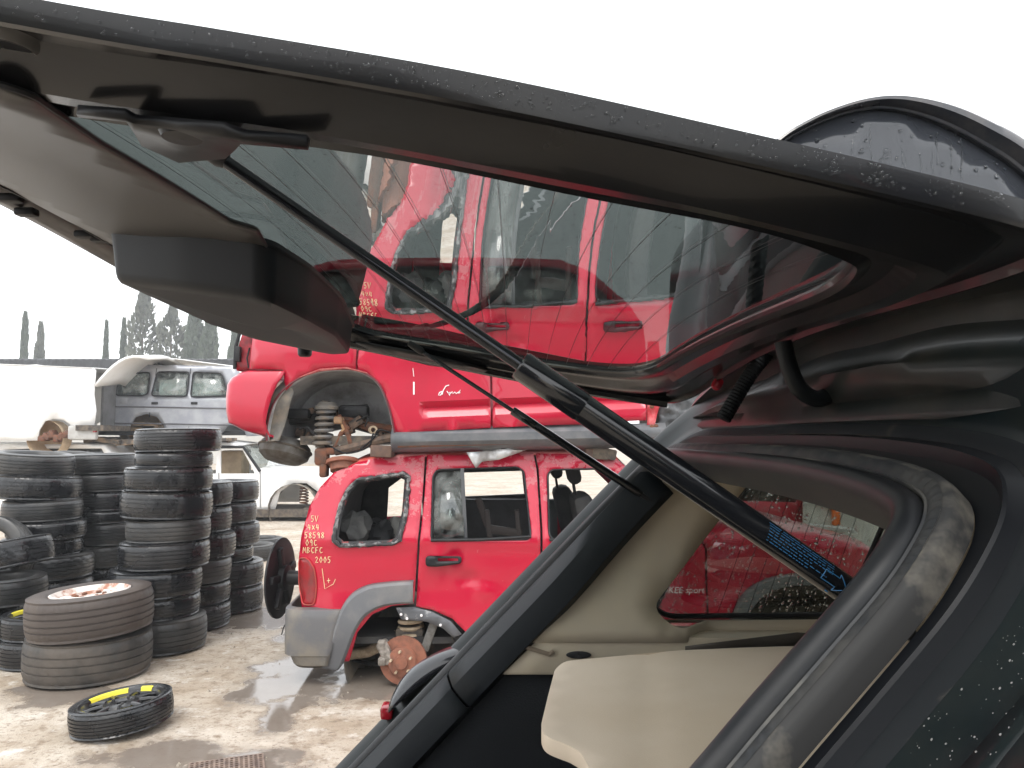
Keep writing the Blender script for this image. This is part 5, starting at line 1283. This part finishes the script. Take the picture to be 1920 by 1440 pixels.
jr = jamb_rows([(.1095, -.018), (.13, -.022), (.165, -.014), (.20, .000), (.225, .010), (.245, .012), (.255, .004), (.26, -.03), (.26, -.12)])
MB().grid(jr).build('body_jamb', jamb_paint, ns, angle=40)
# speckles of dried dirt on the jamb corner
pts = []; random.seed(31)
for i in range(150):
    q = OPX(random.uniform(1600, 1920), random.uniform(1050, 1440), .0); 
    oo = .56 - q[1]
    if oo > .14: 
        w = -.012 + (oo - .14) * .22; pts.append((O(q[0], q[1], w + .001), ON, random.choice((.0002, .0003, .0004, .0007))))
beads('dirt_specks', pts, mat('dirt_speck', (.16, .16, .155), .7), ns, 5)
# ---- header above the opening: inner roof edge with slots, hinges, cable boot
rows = []
ysH = [.40 + k * .02 for k in range(67)]
rows.append([O(-.095, y, -.030) for y in ysH]); rows.append([O(-.105, y, -.016) for y in ysH]); rows.append([O(-.125, y, -.010) for y in ysH])
for u in (.25, .5, .75, 1.0):
    row = []
    for y in ysH:
        a_ = O(-.125, y, -.010); b_ = Vector((.428, y, ZT(.40, y) - .030)); q = a_ + (b_ - a_) * u
        q += Vector((-.018, 0, .0)) * math.sin(u * math.pi) * (1 + .6 * math.sin(y * 9)) + Vector((0, 0, .006)) * noise.noise(Vector((y * 6, u * 2, 0)))
        row.append(q)
    rows.append(row)
rows.append([Vector((.425, y, ZT(.40, y) - .006)) for y in ysH]); rows.append([Vector((.399, y, ZT(.40, y) + .004)) for y in ysH]); rows.append([Vector((.41, y, ZT(.40, y) + .022)) for y in ysH]); rows.append([Vector((.45, y, ZT(.40, y) + .018)) for y in ysH])
MB().grid(rows).build('roof_header', mat('header_paint', (.005, .0075, .007), .35, col2=(.020, .020, .016), scale=7, coat=.1, spec=.3), ns, thick=.004)
def hinge(y, pxs):
    pth = smooth_path([P(a, b, y) for a, b in pxs], 5); mb = MB(); rows = []
    for q in pth: rows.append(q)
    mb.tube(rows, [.011] * len(rows), 10); return mb.build('hinge_arm', mat('hinge_black', (.006, .008, .009), .45, spec=.2), ns)
hinge(.98, [(1468, 640), (1480, 690), (1500, 730), (1530, 748), (1556, 738), (1568, 712)]); hinge(1.62, [(1335, 720), (1345, 752), (1362, 770), (1385, 765)])
cp = smooth_path([P(a, b, 1.24) for a, b in ((1440, 660), (1415, 690), (1395, 720), (1376, 752), (1356, 786))], 12)
MB().tube(cp, [.0115 + (.0012 if k % 2 else 0) for k in range(len(cp))], 12).build('cable_boot', mat('boot_rubber', (.006, .007, .008), .6, spec=.2), ns)
MB().box(P(1345, 720, 1.44), (.02, .02, .025), Matrix.Rotation(.5, 3, 'Y'), bev=.008).build('red_reflector', red_lens, ns)
# ---- roof, body sides, lower body
rows = []
for k in range(20):
    x = .448 + 2.1 * k / 19; rows.append([Vector((x, .40 + 1.32 * j / 16, ZT(.40, .40 + 1.32 * j / 16) + .014 + .02 * min(1, k / 4))) for j in range(17)])
MB().grid(rows).build('roof', jamb_paint, ns, thick=.006)
def near_y(x, z): return .305 + max(0, z - 1.05) * .12 + max(0, .5 - z) * .2
nb = [(-.30, .62), (-.42, .75), (.205, 1.40), (.33, 1.52), (.43, 1.60), (2.5, 1.62), (2.5, .35), (1.0, .35), (.95, .62), (.6, .75), (.25, .62), (.2, .35), (-.25, .35)]
nw = [(.48, 1.18), (.62, 1.48), (1.5, 1.52), (1.5, 1.15)]
side_panel('body_side', nb, [nw], near_y, jamb_paint, ns, .02, .10); side_panel('body_side', nb, [[(.30, 1.09), (.50, 1.51), (1.25, 1.53), (1.25, 1.09)]], lambda x, z: 1.83 - (near_y(x, z) - .305), jamb_paint, ns, .02, .15, inward=-1)
pane('side_window', nw, 0, glass('suv_side_glass', (.45, .47, .46)), ns, lambda x, z: near_y(x, z) + .02)
rows = []
for (x, z) in ((-.36, .80), (-.40, .76), (-.46, .74), (-.50, .68), (-.50, .50), (-.44, .40), (-.30, .36)):
    rows.append([Vector((x + .16 * (abs(y - 1.065) / .78) ** 6, y, z)) for y in [.30 + k * .051 for k in range(31)]])
MB().grid(rows).build('rear_bumper', black_pl, ns, thick=.01)
for yy in (.42, 1.70):
    for xx in (.6, 2.2): 
        t_ = bpy.data.objects.new('tyre', TY[3]); COL.objects.link(t_); t_.parent = ns; t_.location = Vector((xx, yy + .1, .34)) - WORLD[ns.name]; t_.rotation_euler = (math.pi / 2, 0, 0); t_.scale = (.34 / RT, .34 / RT, 1)
# far tail lamp bulging past the pillar
rows = []
for k in range(13):
    u = k / 12; c0 = P(866 - 138 * u, 1222 + 96 * u ** 1.3, 1.86); row = []
    for j in range(9):
        a = j / 8 * math.pi; row.append(Vector((c0.x + .01 - .035 * math.sin(a) * math.sin(math.pi * min(1, u * .9 + .1)), 1.84 + .045 * math.cos(a) * 1.0, c0.z + .02 * math.sin(a))))
    rows.append(row)
MB().grid(rows).build('tail_lamp', mat('lamp_dark', (.012, .013, .017), .2, coat=.5), ns, thick=.004)
MB().box(P(727, 1332, 1.84), (.03, .05, .03), bev=.008).build('lamp_lens', red_lens, ns)
# ---- far pillar trim and interior
def pillar(s0, s1, name='pillar_trim'):
    rows = []
    for (dy, w) in ((.004, -.004), (-.006, .004), (-.013, .005), (-.024, -.012), (-.030, -.040), (-.032, -.060), (-.02, -.075)):
        row = []
        for k in range(13):
            s_ = s0 + (s1 - s0) * k / 12; u_ = max(0, min(1, (s_ - .12) / .25)); u_ = u_ * u_ * (3 - 2 * u_)
            row.append(O(s_, YF + dy + .012 * min(1, s_ / .6) - .062 * u_ * min(1, max(0, -dy - .006) / .02), w))
        rows.append(row)
    return MB().grid(rows).build(name, pillar_m, ns, thick=.004)
pillar(.035, .628); pillar(.634, 1.2)
YI = 1.665
def wy(x, z):
    u = max(0, min(1, (1.34 - z) / .20)); return YI - .085 * u * u * (3 - 2 * u)
hole = [(P(a, b, 1.69).x, P(a, b, 1.69).z) for a, b in ((1208, 1122), (1288, 1042), (1352, 962), (1420, 878), (1672, 946), (1640, 1020), (1582, 1152), (1246, 1156))]
wall = [(.0, 1.14), (.30, 1.14), (1.6, 1.14), (1.6, 1.56), (.405, 1.56), (.25, 1.40)]
side_panel('side_trim', wall, [rounded(hole, .03)], lambda x, z: wy(x, z) if not (x > .36 and z < 1.19) else min(YI, wy(x, z) + .06), beige, ns, .01, .05)
pane('far_side_glass', [(a + (.0), b) for a, b in [(.28, 1.12), (1.0, 1.12), (1.0, 1.56), (.42, 1.56)]], 0, glass('rear_quarter_glass', (.40, .42, .40), 1.5), ns, flat(1.705))
hv = [Vector((a, 1.690, b)) for a, b in dense(rounded(hole, .03), .04)]
MB().tube(hv, .006, 6, closed=True).build('window_rubber', black_pl, ns)
for i in range(8):
    MB().tube([P(1445 + 28 * i, 870, 1.703), P(1340 + 28 * i, 1165, 1.703)], .0006, 4).build('aerial_wire', black_pl, ns)
pts = []; random.seed(5)
for i in range(2300):
    x, z = random.uniform(.30, .90), random.uniform(1.15, 1.50)
    if inside((x, z), hole): pts.append((Vector((x, 1.7095, z)), Vector((0, 1, 0)), random.choice((.0008, .0012, .0016, .0022, .003))))
beads('raindrops', pts, drop_m, ns)
# ledge, lower panel, slot, carpet
rows = []
zl = P(1000, 1196, 1.585).z; zb_ = P(1000, 1266, 1.58).z
for (y, z) in ((1.70, zl - .004), (1.66, zl + .001), (1.60, zl + .002), (1.588, zl - .001), (1.584, zl - .008), (1.580, zb_ + .006), (1.584, zb_), (1.62, zb_ - .002)):
    x_s = .055 - .075 * max(0, min(1, (zl - z) / (zl - zb_))) + .35 * max(0, y - 1.6) * (z > zl - .02)
    rows.append([Vector((x_s + k * .06, y, z)) for k in range(26)])
MB().grid(rows).build('side_ledge', beige, ns, thick=.004)
sl = [(P(a, b, 1.578).x, P(a, b, 1.578).z) for a, b in ((1285, 1212), (1495, 1186), (1530, 1188), (1526, 1216), (1285, 1220))]
side_panel('cover_slot', sl, [], flat(1.577), mat('slot_shade', (.06, .052, .042), .7), ns, .003, .1)  # flat dark strip, the shade inside the slot put into its colour
MB().tube([P(375, 0, 1) * 0 + Vector((.30 + k * .02, 1.668, 1.162)) for k in range(22)], .004, 6).build('vent_strip', mat('vent_dark', (.12, .105, .08), .7), ns)
MB().lathe([(.021, -.002), (.021, .002), (.016, .003), (0, .002)], axis_frame(P(1085, 1228, 1.579), (0, -1, 0.15), (1, 0, 0)) @ Matrix.Diagonal((1.2, .34, 1, 1)), 20).build('tie_hole', black_pl, ns)
mb = MB(); mb.tube([P(985, 1213, 1.579), P(1030, 1227, 1.579), P(1038, 1221, 1.579)], .005, 6); mb.build('trim_crease', mat('crease', (.25, .2, .15), .7), ns)
side_panel('boot_wall', [(-.01, zb_ + .002), (1.3, zb_ + .002), (1.3, .70), (-.36, .70)], [], flat(1.60), carpet, ns, .015, .2); MB().box((.5, 1.09, .71), (1.7, 1.1, .03)).build('boot_floor', carpet, ns); MB().box((.55, .62, .95), (1.3, .02, .48)).build('boot_wall', carpet, ns)
MB().box((1.35, 1.05, .95), (.12, 1.0, .55), bev=.04).build('seat_back', beige, ns)
rows = [[Vector((x, .60 + 1.02 * j / 10, 1.555 + .02 * math.sin(math.pi * j / 10))) for j in range(11)] for x in (.425, .8, 1.4, 2.2)]
MB().grid(rows).build('headliner', beige, ns, thick=.006)
MB().box((2.3, 1.06, 1.0), (.05, 1.4, 1.2)).build('front_bulkhead', dark_in, ns)
# ---- beige board over the boot
bpoly = [(.095, 1.425), (.30, 1.435), (.58, 1.40), (.95, 1.36), (.95, .64), (.19, .64), (.12, .80), (.095, .96), (.088, 1.02), (.075, 1.045), (.045, 1.075), (.040, 1.11), (.075, 1.38)]
bz = lambda x, y: 1.148 + .07 * max(0, x - .08) - .05 * max(0, (x - .24 - .12 * (1.4 - y))) * 0
vs, fs = sheet(rounded(bpoly, .02, 4), [], lambda x, y: Vector((x, y, bz(x, y) - .006 * math.exp(-((x - (.24 - .16 * (1.42 - y))) / .006) ** 2) + .002 * noise.noise(Vector((x * 6, y * 6, 0))))), .03)
o = MB().add(vs, fs).build('boot_cover_board', beige_b, thick=.022)
m_ = o.modifiers.new('bevel', 'BEVEL'); m_.width = .006; m_.segments = 2; m_.limit_method = 'ANGLE'; m_.angle_limit = math.radians(50)
tag(o, 'beige load cover board with stepped edge inside the open boot', 'load cover')

# ---- rounded black roof box seen over the tailgate
YR = 1.28
rb_ = thing('roof_box', (P(1690, 640, YR).x, YR + .3, 1.70), 'wet black rounded roof box with thick rim, rising above the raised tailgate', 'roof box')
po = smooth_path([P(a, b, YR) for a, b in ((1395, 640), (1395, 420), (1410, 310), (1455, 258), (1510, 223), (1560, 200), (1620, 181), (1680, 173), (1740, 178), (1800, 192), (1860, 216), (1925, 250), (1990, 305), (2030, 400), (2030, 640))], 5)
pi = smooth_path([P(a, b, YR) for a, b in ((1418, 640), (1420, 430), (1432, 320), (1470, 268), (1520, 238), (1570, 217), (1620, 204), (1668, 202), (1720, 212), (1780, 234), (1840, 266), (1905, 308), (1955, 360), (1985, 440), (1985, 640))], 5)
rows = []
for (u, d) in ((0, .62), (-.02, .30), (0, .08), (.0, .03), (.10, .006), (.30, -.006), (.55, -.008), (.70, .004), (.78, .012), (.86, .004), (.95, .006), (1.0, .016)):
    rows.append([a + (b - a) * u + Vector((0, d, 0)) for a, b in zip(po, pi)])
MB().grid(rows).build('rim', mat('roofbox_rim', (.035, .036, .042), .22, col2=(.06, .055, .055), scale=18, coat=.4), rb_, thick=.006)
vs, fs = sheet([(v.x, v.z) for v in pi], [], lambda x, z: Vector((x, YR + .016 - .0 * z, z)), .05)
face = MB().add(vs, fs).build('face_panel', mat('roofbox_face', (.040, .044, .052), .16, coat=.3), rb_, thick=.004)
pts = []; random.seed(9); pil = [(v.x, v.z) for v in pi]
while len(pts) < 230:
    x, z = random.uniform(P(1440, 0, YR).x, P(1920, 0, YR).x), random.uniform(P(0, 420, YR).z, P(0, 205, YR).z)
    if inside((x, z), pil): pts.append((Vector((x, YR + .0155, z)), Vector((0, -1, 0)), random.choice((.0008, .001, .0015, .0015, .003, .0042))))
beads('raindrops', pts, drop_m, rb_, 8)
mb = MB()
for i in range(14):
    x = P(1560 + i * 18 + random.uniform(-8, 8), 0, YR).x; z0 = P(0, random.uniform(225, 290), YR).z; l = random.uniform(.03, .10); q = [Vector((x + random.uniform(-.002, .002), YR + .0158, z0 - l * k / 6)) for k in range(7)]
    if inside((x, z0), pil): mb.tube(q, [.0008, .001, .0014, .001, .0012, .0016, .0024], 6)
o = mb.build('water_runs', drop_m, rb_); o['kind'] = 'stuff'
# ================================================================ unseen wrecks added behind the camera to shade the near car
blue_p = mat('blue_paint', (.018, .03, .06), .35, col2=(.03, .045, .075), scale=2, coat=.3); green_p = mat('green_paint', (.02, .035, .03), .4, col2=(.05, .06, .05), scale=2, coat=.2)
REDS = {red_peel, red_paint, roof_fade}
def shade_wreck(src, cx, cy, ref, paint, label):
    c = copy_tree(src); rel = WORLD[src.name] - ref; c.location = (cx - rel.x, cy - rel.y, rel.z); c.rotation_euler = (0, 0, math.pi)
    tag(c, label, 'SUV' if src is kj else 'car')
    def go(o):
        for ch in o.children:
            if ch.type == 'MESH' and ch.material_slots and ch.material_slots[0].material in REDS:
                ch.material_slots[0].link = 'OBJECT'; ch.material_slots[0].material = paint
            if ch.name.split('.')[0] in ('handwriting', 'lettering'): drop.append(ch)
            go(ch)
    drop = []; go(c)
    for d in drop: bpy.data.objects.remove(d)
ref = WORLD[kj.name].copy()
for i_, cx in enumerate((-2.6, 2.4)):
    shade_wreck(kj, cx, -3.0, ref, (blue_p, green_p)[i_], ('dark blue', 'dark green')[i_] + ' wheelless SUV on the ground, added unseen behind the camera to shade the dark SUV')
    shade_wreck(up, cx, -3.0, ref, (green_p, blue_p)[i_], ('dark green', 'dark blue')[i_] + ' car stacked on a wheelless SUV, added unseen behind the camera for shade')
# ================================================================ haze volume added to lighten the far trees, in place of bloom
mb = MB(); mb.box((0, 35, 19), (130, 94, 40)); hz = mb.build('haze', None, smooth=False); hz['kind'] = 'stuff'
hm = bpy.data.materials.new('haze'); hm.use_nodes = True; hm.node_tree.nodes.clear()
ho = hm.node_tree.nodes.new('ShaderNodeOutputMaterial'); hv_ = hm.node_tree.nodes.new('ShaderNodeVolumePrincipled')
hv_.inputs['Color'].default_value = (.95, .97, 1, 1); hv_.inputs['Density'].default_value = .003; hv_.inputs['Anisotropy'].default_value = .2
hm.node_tree.links.new(hv_.outputs[0], ho.inputs['Volume']); hz.data.materials.append(hm)
tag(hz, 'thin pale haze added to fade the far trees and shed', 'haze')
